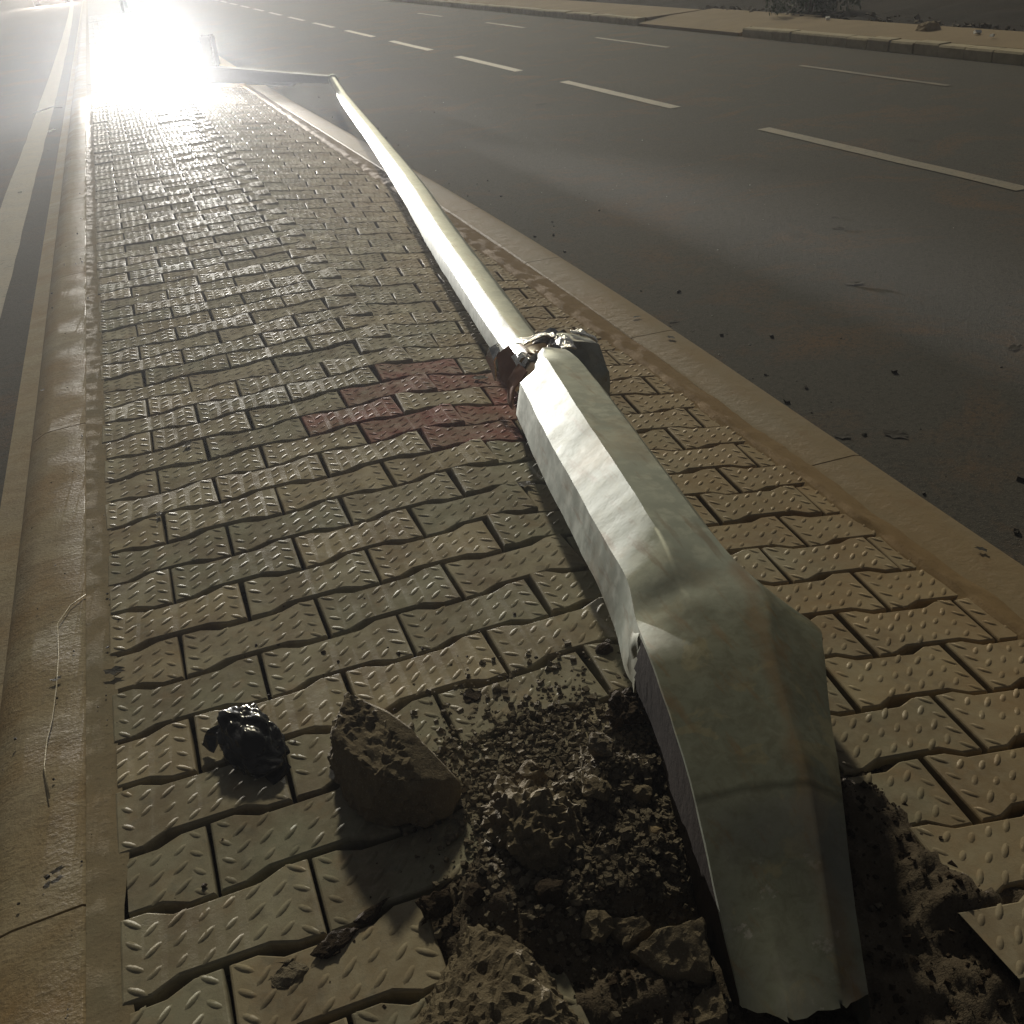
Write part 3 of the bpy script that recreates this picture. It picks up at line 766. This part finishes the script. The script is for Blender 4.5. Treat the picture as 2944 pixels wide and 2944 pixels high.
for si, row in enumerate(spline_rows(L5, NS)):
    P = [Vector(p) for p in row]; dense = []
    for q in range(4):
        for t in (0, .06, .3, .55, .8, .94): dense.append(P[q].lerp(P[q + 1], t))
    dense.append(P[4])
    u = si / NS
    # underside: back below, so the foot is a closed flattened tube
    a, b = P[4], P[0]; under = [a + Vector((.004, 0, -.035)), a + Vector((-.012, 0, -.08)), a.lerp(b, .35) + Vector((0, 0, -.075)), a.lerp(b, .7) + Vector((0, 0, -.065)), b + Vector((.03, .0, -.03))]
    ring = dense + under
    for q, p in enumerate(ring):
        p += Vector((fbm((p.x * 12, p.y * 12, 1), 3), 0, fbm((p.x * 12, p.y * 12, 6), 3))) * .0012
        dip = math.exp(-((p.y - 1.035) / .03) ** 2) * math.exp(-((p.x - .53) / .07) ** 2); p.z -= .007 * dip     # dent where it folded
        t = max(0, (p.y - 1.86) / .12)          # crushed towards the break
        if t > 0:
            wgt = max(0, min(1, (.735 - p.x) / .06)); p.z -= .055 * t * t * wgt; p.x += .022 * t * t * (wgt - .5)
            if si < 2: p.y += .022 * noise.noise(Vector((q * .5, 1, 6)))
        if si == NS: p += Vector((0, -1, 0)) * (.007 * noise.noise(Vector((q * .7, 3, 3))))
    rings.append(ring)
vv, ff = loft(rings, True); me = mesh('lower_shaft', vv, ff, True); me.set_sharp_from_angle(angle=R(41))
foot = child('lower_shaft', me, m_steel)
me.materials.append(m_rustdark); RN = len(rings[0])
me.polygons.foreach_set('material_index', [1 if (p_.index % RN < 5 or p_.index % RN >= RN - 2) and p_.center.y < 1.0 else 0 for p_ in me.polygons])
# torn lips of sheet steel at the kink
def sheet(name, grid, mat, parent=lamp, th=.004, rough=.002, seed=0):
    """grid: rows of points, refined and thickened into a bent sheet"""
    rows = [[Vector(p) for p in r_] for r_ in grid]; n = 8
    def ref(r_):
        o_ = []
        for a, b in zip(r_, r_[1:]): o_ += [a.lerp(b, t / n) for t in range(n)]
        return o_ + [r_[-1]]
    rows = [ref(r_) for r_ in rows]; cols = list(zip(*rows)); cols = [ref(list(c)) for c in cols]; G_ = list(zip(*cols))
    P_ = [[p + Vector((fbm(p * 22 + Vector((seed, 0, 0)), 2), fbm(p * 22 + Vector((0, seed + 3, 0)), 2), fbm(p * 22, 2))) * rough for p in r_] for r_ in G_]
    nj, ni = len(P_), len(P_[0]); v, f = [], []
    for side in (0, 1):
        for j in range(nj):
            for i in range(ni):
                du = P_[j][min(i + 1, ni - 1)] - P_[j][max(i - 1, 0)]; dv = P_[min(j + 1, nj - 1)][i] - P_[max(j - 1, 0)][i]
                nn = du.cross(dv); nn = nn.normalized() if nn.length > 1e-9 else Vector((0, 0, 1))
                v.append(P_[j][i] + nn * (th / 2 if side else -th / 2))
    o_ = nj * ni
    for j in range(nj - 1):
        for i in range(ni - 1):
            q = j * ni + i; f.append((q, q + ni, q + ni + 1, q + 1)); f.append((o_ + q, o_ + q + 1, o_ + q + ni + 1, o_ + q + ni))
    for j in range(nj - 1):
        for q in (j * ni, j * ni + ni - 1): f.append((q, q + ni, o_ + q + ni, o_ + q))
    for i in range(ni - 1):
        for q in (i, (nj - 1) * ni + i): f.append((q, q + 1, o_ + q + 1, o_ + q))
    me = mesh(name, v, f, True); me.set_sharp_from_angle(angle=R(35)); return child(name, me, mat, parent)
sheet('torn_lip', [[(.462, 1.030, .055), (.474, 1.035, .100), (.492, 1.040, .128)], [(.455, .995, .035), (.462, 1.0, .085), (.470, 1.0, .122)]], m_steel, rough=.006, seed=2)
for i_, g_ in enumerate(BAG_CORNERS): sheet('loose_corner', g_, m_bag, bag, .0012, .008, 20 + i_)
# the break between the shafts: rust-brown liner, packing and torn flaps
def tube_bm(path, rads, n=12):
    rings = []
    for i, p in enumerate(path):
        a, b = Vector(path[max(0, i - 1)]), Vector(path[min(len(path) - 1, i + 1)]); d = (b - a).normalized()
        u = d.cross(Vector((0, 0, 1))); u = u.normalized() if u.length > 1e-4 else Vector((1, 0, 0)); w_ = u.cross(d)
        rings.append([Vector(p) + (u * math.cos(2 * math.pi * q / n) + w_ * math.sin(2 * math.pi * q / n)) * rads[i] for q in range(n)])
    return loft(rings, True, True, True)
vv, ff = tube_bm([(.725, 1.92, .056), (.735, 1.99, .058), (.742, 2.04, .052), (.748, 2.09, .056), (.755, 2.14, .048), (.772, 2.26, .04)], [.060, .066, .060, .066, .058, .045], 28)
vv = [p + Vector((fbm(p * 26, 3), fbm(p * 26 + Vector((7, 0, 0)), 3), fbm(p * 26 + Vector((0, 9, 0)), 3))) * .009 for p in map(Vector, vv)]
me = mesh('inner_sleeve', vv, ff, True); me.set_sharp_from_angle(angle=R(30)); child('inner_sleeve', me, m_tape)
vv, ff = tube_bm([(.742 + .011 * i / 2, 2.0 + .011 * i, .060 - .0012 * i) for i in range(17)], [.070 + .006 * math.sin(i * 1.9) for i in range(17)], 56)
vv2 = []
for p in map(Vector, vv):
    vd = noise.voronoi(p * 38)[0]; c_ = Vector((.742 + .5 * (p.y - 2.0), p.y, .060)); d_ = (p - c_).normalized()
    vv2.append(p + d_ * (.030 * (min(.5, vd[1] - vd[0]) - .15) + .012 * fbm(p * 20, 3)) + Vector((0, .02 * noise.noise(p * 25), 0)))
me = mesh('crumpled_wrap', vv2, ff, True); me.set_sharp_from_angle(angle=R(30)); me.materials.append(m_foil); me.materials.append(m_tape)
me.polygons.foreach_set('material_index', [1 if noise.noise(p_.center * 22) > .02 else 0 for p_ in me.polygons]); child('crumpled_wrap', me, m_foil)
sheet('rust_liner', [[(.668, 2.135, .045), (.676, 2.165, .092), (.702, 2.150, .112)], [(.672, 2.085, .030), (.688, 2.10, .070), (.705, 2.085, .098)]], m_rust, rough=.004, seed=5)
sheet('rust_liner', [[(.652, 2.050, .028), (.664, 2.060, .072), (.690, 2.055, .105)], [(.650, 2.010, .020), (.664, 2.015, .066), (.692, 2.005, .102)]], m_rust, rough=.004, seed=6)
sheet('curled_edge', [[(.664, 2.215, .070), (.668, 2.200, .100), (.690, 2.19, .108)], [(.664, 2.165, .030), (.668, 2.165, .080), (.682, 2.165, .098)]], m_foil, rough=.003, seed=7)
sheet('curled_edge', [[(.690, 2.105, .103), (.706, 2.095, .118), (.716, 2.085, .113)], [(.690, 2.03, .090), (.708, 2.03, .116), (.722, 2.03, .110)]], m_foil, rough=.004, seed=8)
sheet('torn_flap', [[(.812, 2.15, .122), (.848, 2.12, .118), (.884, 2.10, .105)], [(.800, 2.06, .134), (.842, 2.03, .128), (.880, 2.045, .112)], [(.795, 2.005, .070), (.835, 1.985, .062), (.880, 2.0, .060)], [(.795, 1.99, -.02), (.832, 1.975, -.03), (.876, 1.99, -.035)]], m_steel, th=.006, rough=.004, seed=9)
sheet('torn_flap', [[(.884, 2.10, .105), (.884, 2.20, .070)], [(.882, 2.0, .06), (.886, 2.17, .0)], [(.876, 1.99, -.035), (.884, 2.14, -.045)]], m_steel, th=.005, rough=.003, seed=10)
sheet('crumpled_strip', [[(.725, 2.20, .104), (.765, 2.175, .118), (.802, 2.15, .136)], [(.735, 2.13, .112), (.778, 2.10, .135), (.806, 2.09, .126)]], m_foil, rough=.010, seed=11)
sheet('crumpled_strip', [[(.775, 2.06, .126), (.795, 2.05, .138), (.808, 2.04, .142)], [(.748, 2.02, .132), (.776, 1.985, .142), (.80, 1.99, .134)]], m_foil, rough=.012, seed=12)
sheet('crumpled_strip', [[(.845, 2.13, .128), (.866, 2.10, .134), (.88, 2.08, .122)], [(.838, 2.07, .140), (.858, 2.05, .132), (.874, 2.05, .118)]], m_foil, rough=.010, seed=13)
# top of the pole: clamp, arm and luminaire
TIP = Vector((1.785, 9.63, -.030)); ARM_D = Vector((-.623, .782, .0)).normalized()
def frame_obj(name, verts, faces, mat, parent=lamp, smooth=False):
    me = mesh(name, verts, faces, smooth); return child(name, me, mat, parent)
pd = Vector((.15, 1.0, -.01)).normalized()
vv, ff = tube_bm([TIP - pd * .10, TIP - pd * .04, TIP - pd * .035, TIP + pd * .05, TIP + pd * .055], [.031, .031, .043, .043, .01], 14)
child('clamp', mesh('clamp', vv, ff, True), m_steel)
TIP2 = TIP + pd * .02
def beam(path, hs_, ts_):
    rings = []
    for p, h, t in zip(path, hs_, ts_):
        n_ = Vector((ARM_D.y, -ARM_D.x, 0))
        rings.append([Vector(p) + n_ * (sx * t) + Vector((0, 0, sz * h)) for sx, sz in ((-1, -.8), (-.8, -1), (.8, -1), (1, -.8), (1, .8), (.8, 1), (-.8, 1), (-1, .8))])
    return loft(rings, True, True, True)
END = Vector((.86, 10.66, .055))
pts = [TIP2.lerp(END, t) for t in (0, .25, .5, .75, 1)]
vv, ff = beam(pts, (.028, .038, .050, .062, .070), (.03, .034, .038, .042, .046))
child('arm', mesh('arm', vv, ff), m_dark)
pts = [TIP2.lerp(END, t) + Vector((0, 0, -.035)) for t in (.3, .32, .70, .72)]
vv, ff = beam(pts, (.012, .030, .036, .012), (.018, .024, .026, .018)); child('arm_stiffener', mesh('arm_stiffener', vv, ff), m_dark)
# short upright stub of the bracket at the end of the arm
vv, ff = beam([END + Vector((.02, -.02, .06)), END + Vector((.02, -.02, .12)), END + Vector((-.0, .0, .30)), END + Vector((.0, .0, .34))], (.0, .0, .0, .0), (.06, .06, .055, .045))
bm = bmesh.new(); box_bm(bm, Vector((0, 0, 0)), (.12, .09, .27)); bmesh.ops.bevel(bm, geom=bm.edges[:], offset=.015, segments=2, affect='EDGES')
bmesh.ops.transform(bm, matrix=Matrix.Translation(END + Vector((.03, -.03, .20))) @ Matrix.Rotation(R(-38), 4, 'Z'), verts=bm.verts[:])
child('bracket_stub', bm_mesh('bracket_stub', bm), m_dark)
# luminaire: a deep box on its edge, its recessed lens towards the camera side
LN = Vector((-.375, -.925, .06)).normalized(); LC = Vector((.50, 10.98, .11))
LX = Vector((.927, -.376, 0)).normalized(); LY = LN.cross(LX).normalized(); LY = LY if LY.z > 0 else -LY
def lum(name, u, v_, d0, d1, mat, bev=.0, parent=None, cu=0, cv=0):
    bm = bmesh.new(); box_bm(bm, Vector((cu, cv, (d0 + d1) / 2)), (2 * u, 2 * v_, abs(d1 - d0)))
    if bev: bmesh.ops.bevel(bm, geom=bm.edges[:], offset=bev, segments=2, affect='EDGES')
    m_ = Matrix((LX, LY, LN)).transposed().to_4x4(); m_.translation = LC
    bmesh.ops.transform(bm, matrix=m_, verts=bm.verts[:]); return child(name, bm_mesh(name, bm), mat, parent or lamp)
hous = lum('luminaire', .42, .095, -.10, -.006, m_dark, .015)
m_lens = emit('lit_lens', (1, .97, .92), LAMP_POWER)
lens_m = Matrix((LX, LY, LN)).transposed()
lens_v = [LC + lens_m @ Vector((a, b - .040, .0)) for a, b in ((-.03, -.038), (.03, -.038), (.03, .038), (-.03, .038))]
child('lens', mesh('lens', lens_v, [(0, 1, 2, 3)]), m_lens, hous)
lum('added_hood_side', .006, .09, -.004, .12, m_dark, .002, hous, -.15, 0); lum('added_hood_side', .006, .09, -.004, .166, m_dark, .002, hous, .142, 0)  # side walls added to trim the lamp's beam, keeping it off the road
lum('hood_top', .30, .008, -.004, .03, m_dark, .003, hous, 0, .085)

# ------------------------------------------------------------------ next lamp post of the median, upright
post = empty('street_lamp', (.78, 34, -.04))
tag(post, 'upright lamp post standing on the median beyond the glare', 'street lamp')
vv, ff = loft([oct_ring(0, 0, z, r, R(22.5), (1, 0, 0)) for z, r in ((0, .1),)] * 1 + [], True) if False else ([], [])
rings = [[Vector((math.cos(2 * math.pi * q / 8) * r, math.sin(2 * math.pi * q / 8) * r, z)) for q in range(8)] for z, r in ((0, .11), (2.5, .095), (6, .07), (9.4, .045))]
vv, ff = loft(rings, True, True, True); obj('shaft', mesh('shaft', vv, ff), post, m_steel)
bm = bmesh.new(); box_bm(bm, Vector((0, 0, .02)), (.34, .34, .04)); bmesh.ops.bevel(bm, geom=bm.edges[:], offset=.006, segments=1, affect='EDGES'); obj('base_plate', bm_mesh('base_plate', bm), post, m_steel)
for s in (-1, 1):
    vv, ff = tube_bm([(0, 0, 9.3), (s * .8, 0, 9.45), (s * 1.5, 0, 9.5)], [.04, .035, .03], 8); obj('arm', mesh('arm', vv, ff, True), post, m_dark)
    box('luminaire', Vector((s * 1.75, 0, 9.5)), (.7, .3, .09), m_dark, post, .02)

# ------------------------------------------------------------------ oncoming car on the left carriageway
car = empty('car', (-2.1, 66, ROAD_L)); tag(car, 'distant oncoming car with its headlights on', 'car')
prof = [(-.0, .28), (.0, .62), (.15, .72), (1.15, .86), (1.75, 1.36), (3.1, 1.40), (3.8, .98), (4.25, .92), (4.3, .35), (4.2, .26), (.1, .22)]
v = [(s * (.84 if z < 1 else .66), y, z) for s in (-1, 1) for y, z in prof]; n = len(prof)
f = [tuple(range(n)), tuple(reversed(range(n, 2 * n)))] + [(i, (i + 1) % n, n + (i + 1) % n, n + i) for i in range(n)]
bm = bmesh.new(); me = mesh('body', v, f); bm.from_mesh(me); bmesh.ops.recalc_face_normals(bm, faces=bm.faces[:]); bmesh.ops.bevel(bm, geom=bm.edges[:], offset=.04, segments=2, affect='EDGES'); bm.to_mesh(me); bm.free()
obj('body', me, car, m_carpaint)
obj('windscreen', mesh('windscreen', [(-.62, 1.17, .92), (.62, 1.17, .92), (.55, 1.70, 1.34), (-.55, 1.70, 1.34)], [(0, 1, 2, 3)]), car, m_glass)
for s in (-1, 1):
    for y in (.8, 3.4):
        vv, ff = tube_bm([(s * .70, y, .31), (s * .88, y, .31)], [.31, .31], 18); wh = obj('wheel', mesh('wheel', vv, ff), car, m_tyre)
        vv, ff = tube_bm([(s * .87, y, .31), (s * .895, y, .31)], [.19, .18], 14); obj('rim', mesh('rim', vv, ff), wh, m_steel)
    bm = bmesh.new(); bmesh.ops.create_uvsphere(bm, u_segments=14, v_segments=8, radius=.1); bmesh.ops.transform(bm, matrix=Matrix.Translation((s * .6, .03, .60)) @ Matrix.Diagonal((1.3, .45, .9, 1)), verts=bm.verts[:])
    hl = obj('headlight', bm_mesh('headlight', bm, True), car, emit('headlight_glow', (1, .8, .62), 60))
    ld = bpy.data.lights.new('headlight_beam', 'SPOT'); lo = bpy.data.objects.new('headlight_beam', ld); C.objects.link(lo); lo.parent = car
    ld.energy = 1500; ld.spot_size = R(46); ld.spot_blend = .7; ld.color = (1, .82, .66); ld.shadow_soft_size = .06
    lo.location = (s * .6, -.12, .6); lo.rotation_euler = (R(-86) + math.pi, 0, 0)
    lo.rotation_euler = Vector((0, 1, .12)).to_track_quat('Z', 'Y').to_euler()

# ------------------------------------------------------------------ far footpath, kerb stones, verge
FZ = -.163
walk = struct(empty('footpath'))
def walk_piece(y0, y1, name='footpath_slab'):
    n = max(2, int((y1 - y0) / .5)); v, f = [], []
    for i in range(n + 1):
        y = y0 + (y1 - y0) * i / n; a = FK(y) + .13; b = FK(y) + .80 + .018 * max(0, y - 6)
        e = .03 * fbm((y * 2, 1, 1), 3)
        v += [(a, y, FZ), (b + e, y, FZ + .004), (b + e, y, FZ - .2), (a, y, FZ - .2)]
        if i:
            o_ = 4 * i - 4
            for q in range(4): f.append((o_ + q, o_ + (q + 1) % 4, o_ + 4 + (q + 1) % 4, o_ + 4 + q))
    f.append((0, 3, 2, 1)); f.append((4 * n, 4 * n + 1, 4 * n + 2, 4 * n + 3))
    return obj(name, mesh(name, v, f), walk, m_walk)
walk_piece(-2, 10.45); walk_piece(13.0, 60)
# the dropped crossing: slopes down to the road
v, f = [], []
for i, y in enumerate((10.46, 11.0, 12.4, 12.99)):
    a = FK(y)
    v += [(a, y, ROAD_R + .035), (a + .45, y, FZ - .01), (a + .95 + .018 * (y - 6), y, FZ + .002), (a + .95, y, -.4), (a, y, -.4)]
    if i:
        o_ = 5 * i - 5
        for q in range(5): f.append((o_ + q, o_ + (q + 1) % 5, o_ + 5 + (q + 1) % 5, o_ + 5 + q))
f += [(0, 4, 3, 2, 1), (15, 16, 17, 18, 19)]
obj('dropped_crossing', mesh('dropped_crossing', v, f), walk, m_walk)
fk = struct(empty('kerb_far'))
def stone(y0, y1):
    g_ = .006; a, b = y0 + g_, y1 - g_; e = rnd.uniform(-.006, .006); dz = rnd.uniform(-.005, .005)
    v = []
    for y in (a, b):
        X = FK(y) + e; v += [(X - .004, y, ROAD_R - .05), (X, y, FZ - .012 + dz), (X + .012, y, FZ + .003 + dz), (X + .125, y, FZ + .003 + dz), (X + .125, y, ROAD_R - .05)]
    f = [(0, 1, 2, 3, 4), (9, 8, 7, 6, 5)] + [(q, 5 + q, 5 + (q + 1) % 5, (q + 1) % 5) for q in range(5)]
    obj('kerb_stone', mesh('kerb_stone', v, f), fk, m_kerbstone)
y = 10.40
while y > 4.0: stone(y - .31, y); y -= .31
y = 13.05
while y < 30: stone(y, y + .31); y += .31
strip('kerb_far_run', [30, 60, 220], lambda y: FK(y), k(FZ), lambda y: FK(y) + .125, k(FZ + .003), m_kerbstone, fk)
verge = struct(rough_strip('verge', 0, 40, .25, lambda y: FK(y) + .78 + .018 * max(0, y - 6), lambda y: FK(y) + 30, lambda x, y, t: -.19 + .25 * t, 60, m_verge, None, .05))
def vg(r):
    y = 4.5 + 9 * r.random(); x = FK(y) + .86 + .018 * max(0, y - 6) + abs(r.gauss(0, .22)); return (x, y, -.19)
scatter('verge_rubble', 700, vg, .008, .045, simple('verge_rubble_stone', (.10, .075, .05), .9, 0, 20), 12, 'dark rubble along the back edge of the far footpath', 2.5)
st = chunk('pale_stone', [(6.86 + a * .11, 8.20 + b * .10, -.19 + c * .09) for a, b, c in ((-1, -1, 0), (1, -.8, 0), (1.1, .7, 0), (-.9, 1, 0), (-.7, -.6, 1), (.6, -.6, 1.1), (.7, .6, .9), (-.5, .6, 1))], m_stone, 'single pale stone on the dark ground behind the far footpath', 'stone', .01, 2, 77, .02)
for i, (x, y) in enumerate(((7.05, 9.95), (7.45, 11.7), (6.78, 7.50), (6.66, 7.2))):
    r = random.Random(i + 80); vv, ff = [], []
    pebble(vv, ff, (0, 0, .02), .035, r, .5)
    o = tag(obj('litter', mesh('litter', vv, ff), None, m_litter), ('white scrap of litter near the bush', 'white scrap of litter at the far left of the dark rubble', 'brightest white scrap on the rubble below the pale stone', 'small white scrap at the right end of the rubble')[i], 'litter'); o.location = (x, y, -.16)
def bush(x, y, rx, rz, label, seed, n=2600):
    root = tag(empty('bush', (x, y, -.19)), label, 'bush'); r = random.Random(seed); v, f = [], []
    clumps = [(r.gauss(0, .45) * rx, r.gauss(0, .4) * rx, abs(r.gauss(.35, .3)) * rz, r.uniform(.22, .45) * rx) for _ in range(22)]
    for _ in range(n):
        c = r.choice(clumps); d = Vector((r.gauss(0, 1), r.gauss(0, 1), r.gauss(0, 1))).normalized() * c[3] * r.random() ** .4
        p = Vector(c[:3]) + d
        if p.z < 0: p.z = -p.z * .4
        s = r.uniform(.018, .04); e = Euler((r.uniform(0, 6), r.uniform(0, 6), r.uniform(0, 6))); b = len(v)
        for q in ((-1, 0, 0), (0, -.35, .1), (1, 0, 0), (0, .35, .1)):
            qq = Vector(q) * s; qq.rotate(e); v.append(p + qq)
        f.append((b, b + 1, b + 2, b + 3))
    obj('foliage', mesh('foliage', v, f), root, m_green)
    for i in range(7):
        a = r.uniform(0, 6.28); vv, ff = tube_bm([(0, 0, 0), (math.cos(a) * rx * .3, math.sin(a) * rx * .3, rz * .5), (math.cos(a) * rx * .55, math.sin(a) * rx * .55, rz * .9)], [.014, .009, .004], 5)
        obj('stem', mesh('stem', vv, ff), root, m_bark)
bush(7.55, 11.0, .42, .55, 'low green bush growing behind the far footpath', 5)
bush(9.2, 14.8, .6, .7, 'dim bush in the dark beyond the dropped crossing', 6, 1800)

# ------------------------------------------------------------------ leaves and scraps
def leaf_me(seed):
    r = random.Random(seed); n = 12; v, f = [], []
    for i in range(n):
        a = 2 * math.pi * i / n; rr = (1 + r.uniform(-.35, .3)) * (1.0 if i % 2 else .72)
        v.append((math.cos(a) * rr, math.sin(a) * rr * .55, r.uniform(.05, .55)))
    v.append((0, 0, .08)); v.append((0, 0, -.02))
    for i in range(n): f.append((i, (i + 1) % n, n)); f.append(((i + 1) % n, i, n + 1))
    return mesh('dead_leaf', v, f)
LM = [leaf_me(i) for i in range(5)]
for me in LM: me.materials.append(m_leaf)
def leaf(x, y, z, s, label, group):
    o = obj('dead_leaf', LM[rnd.randrange(5)]); o.location = (x, y, z); o.scale = (s, s, s * .2); o.rotation_euler = (rnd.uniform(-.06, .06), rnd.uniform(-.06, .06), rnd.uniform(0, 6.28))
    tag(o, label, 'leaf', group)
AS = ROAD_R + .002
for x, y, z, s, lab in (
    (2.26, 2.959, AS, .036, 'ragged dark leaf on the asphalt below the nearest lane dash'),
    (1.621, 1.914, AS, .034, 'biggest dark leaf on the asphalt close to the ochre kerb'),
    (1.507, 1.973, AS, .024, 'dark leaf lying right against the outer edge of the ochre kerb'),
    (2.266, 2.207, AS, .03, 'dark leaf on the asphalt at the right edge of the picture'),
    (2.158, 8.535, AS, .028, 'tiny dark leaf on the asphalt beside the thin end of the pole'),
    (3.058, 7.976, AS, .055, 'long flat dark leaf on the asphalt near the lane line'),
    (2.644, 3.592, AS, .028, 'dark leaf on the asphalt under the left end of the nearest dash'),
    (2.745, 3.751, AS, .016, 'very small leaf scrap above the leaf under the nearest dash'),
    (.037, 3.744, .006, .022, 'dark leaf alone on the pavers, upper middle of the paving'),
    (-.047, 2.258, .006, .015, 'small dark leaf on a paver left of the red pavers'),
    (.674, 2.319, .006 + gz(.674), .022, 'dark leaf on the pavers touching the break of the pole'),
    (.561, 1.706, .006 + gz(.561), .024, 'dark leaf on the pavers in the shade of the thick pole'),
    (-.224, 1.436, .006, .017, 'dark leaf where the mortar strip meets the pavers'),
    (-.129, 1.942, .006, .012, 'tiny dark scrap on a paver near the left kerb'),
    (1.27, 2.66, -.080, .015, 'upper leaf scrap on the ochre kerb right of the pole break'),
    (1.275, 2.45, -.080, .015, 'lower leaf scrap on the ochre kerb right of the pole break'),
    (1.227, 1.202, -.080, .012, 'leaf scrap on the ochre kerb near the right edge of the picture'),
    (-.312, 1.462, .004, .010, 'thin dark leaf beside the pale string on the left kerb'),
    (-.300, 1.047, .004, .009, 'dark scrap on the left kerb below the end of the string'),
    (-.38, 2.858, .0, .010, 'dark scrap on the outer slope of the left kerb'),
    (-.694, 7.024, ROAD_L + .006, .035, 'dark leaf on the white edge line, nearest to the camera'),
    (-.568, 8.701, ROAD_L + .006, .028, 'dark leaf between the white edge line and the left kerb')):
    leaf(x, y, z, s, lab, None)
for x, y in ((1.56, 2.981), (1.454, 2.746), (1.496, 2.652)):
    leaf(x, y, AS, .02, 'small dark leaf scrap in a row along the outer kerb edge', 'leaf scraps along the kerb')

vv, ff = tube_bm([(x, y, .0035) for x, y in ((-.268, 1.701), (-.293, 1.677), (-.313, 1.627), (-.310, 1.528), (-.311, 1.44), (-.315, 1.361), (-.321, 1.313), (-.323, 1.255), (-.314, 1.185))], [.0011] * 9, 6)
tag(obj('string', mesh('string', vv, ff, True), None, m_string), 'pale string trailing along the left kerb', 'string')
vv, ff = tube_bm([(x, y, ROAD_L + z) for x, y, z in ((-.80, 11.45, .008), (-.72, 11.52, .02), (-.62, 11.6, .03), (-.53, 11.5, .02))], [.006, .007, .006, .004], 6)
tag(obj('twig', mesh('twig', vv, ff, True), None, m_leaf), 'thin dark twig lying across the white edge line', 'twig')
vv, ff = [], []; r = random.Random(3)
for i in range(5): pebble(vv, ff, (r.uniform(-.04, .04), r.uniform(-.06, .06), .006), .02, r, .3)
o = tag(obj('litter', mesh('litter', vv, ff), None, m_litter), 'torn white scraps beside the white edge line', 'litter'); o.location = (-.585, 9.9, ROAD_L)

# ------------------------------------------------------------------ air volume added to imitate lens glare round the lamp
bm = bmesh.new(); box_bm(bm, Vector((0, 100, 4.8)), (384, 264, 12.6)); hz = obj('glare_haze', bm_mesh('glare_haze', bm)); hz['kind'] = 'stuff'
hm = bpy.data.materials.new('glare_haze_air'); hm.use_nodes = True; hn = hm.node_tree; hn.nodes.clear()
ho = hn.nodes.new('ShaderNodeOutputMaterial'); hv = hn.nodes.new('ShaderNodeVolumePrincipled'); hv.inputs['Color'].default_value = (.93, .95, 1, 1)
hv.inputs['Density'].default_value = GLARE_HAZE; hv.inputs['Anisotropy'].default_value = .62; hn.links.new(hv.outputs[0], ho.inputs['Volume']); hz.data.materials.append(hm)
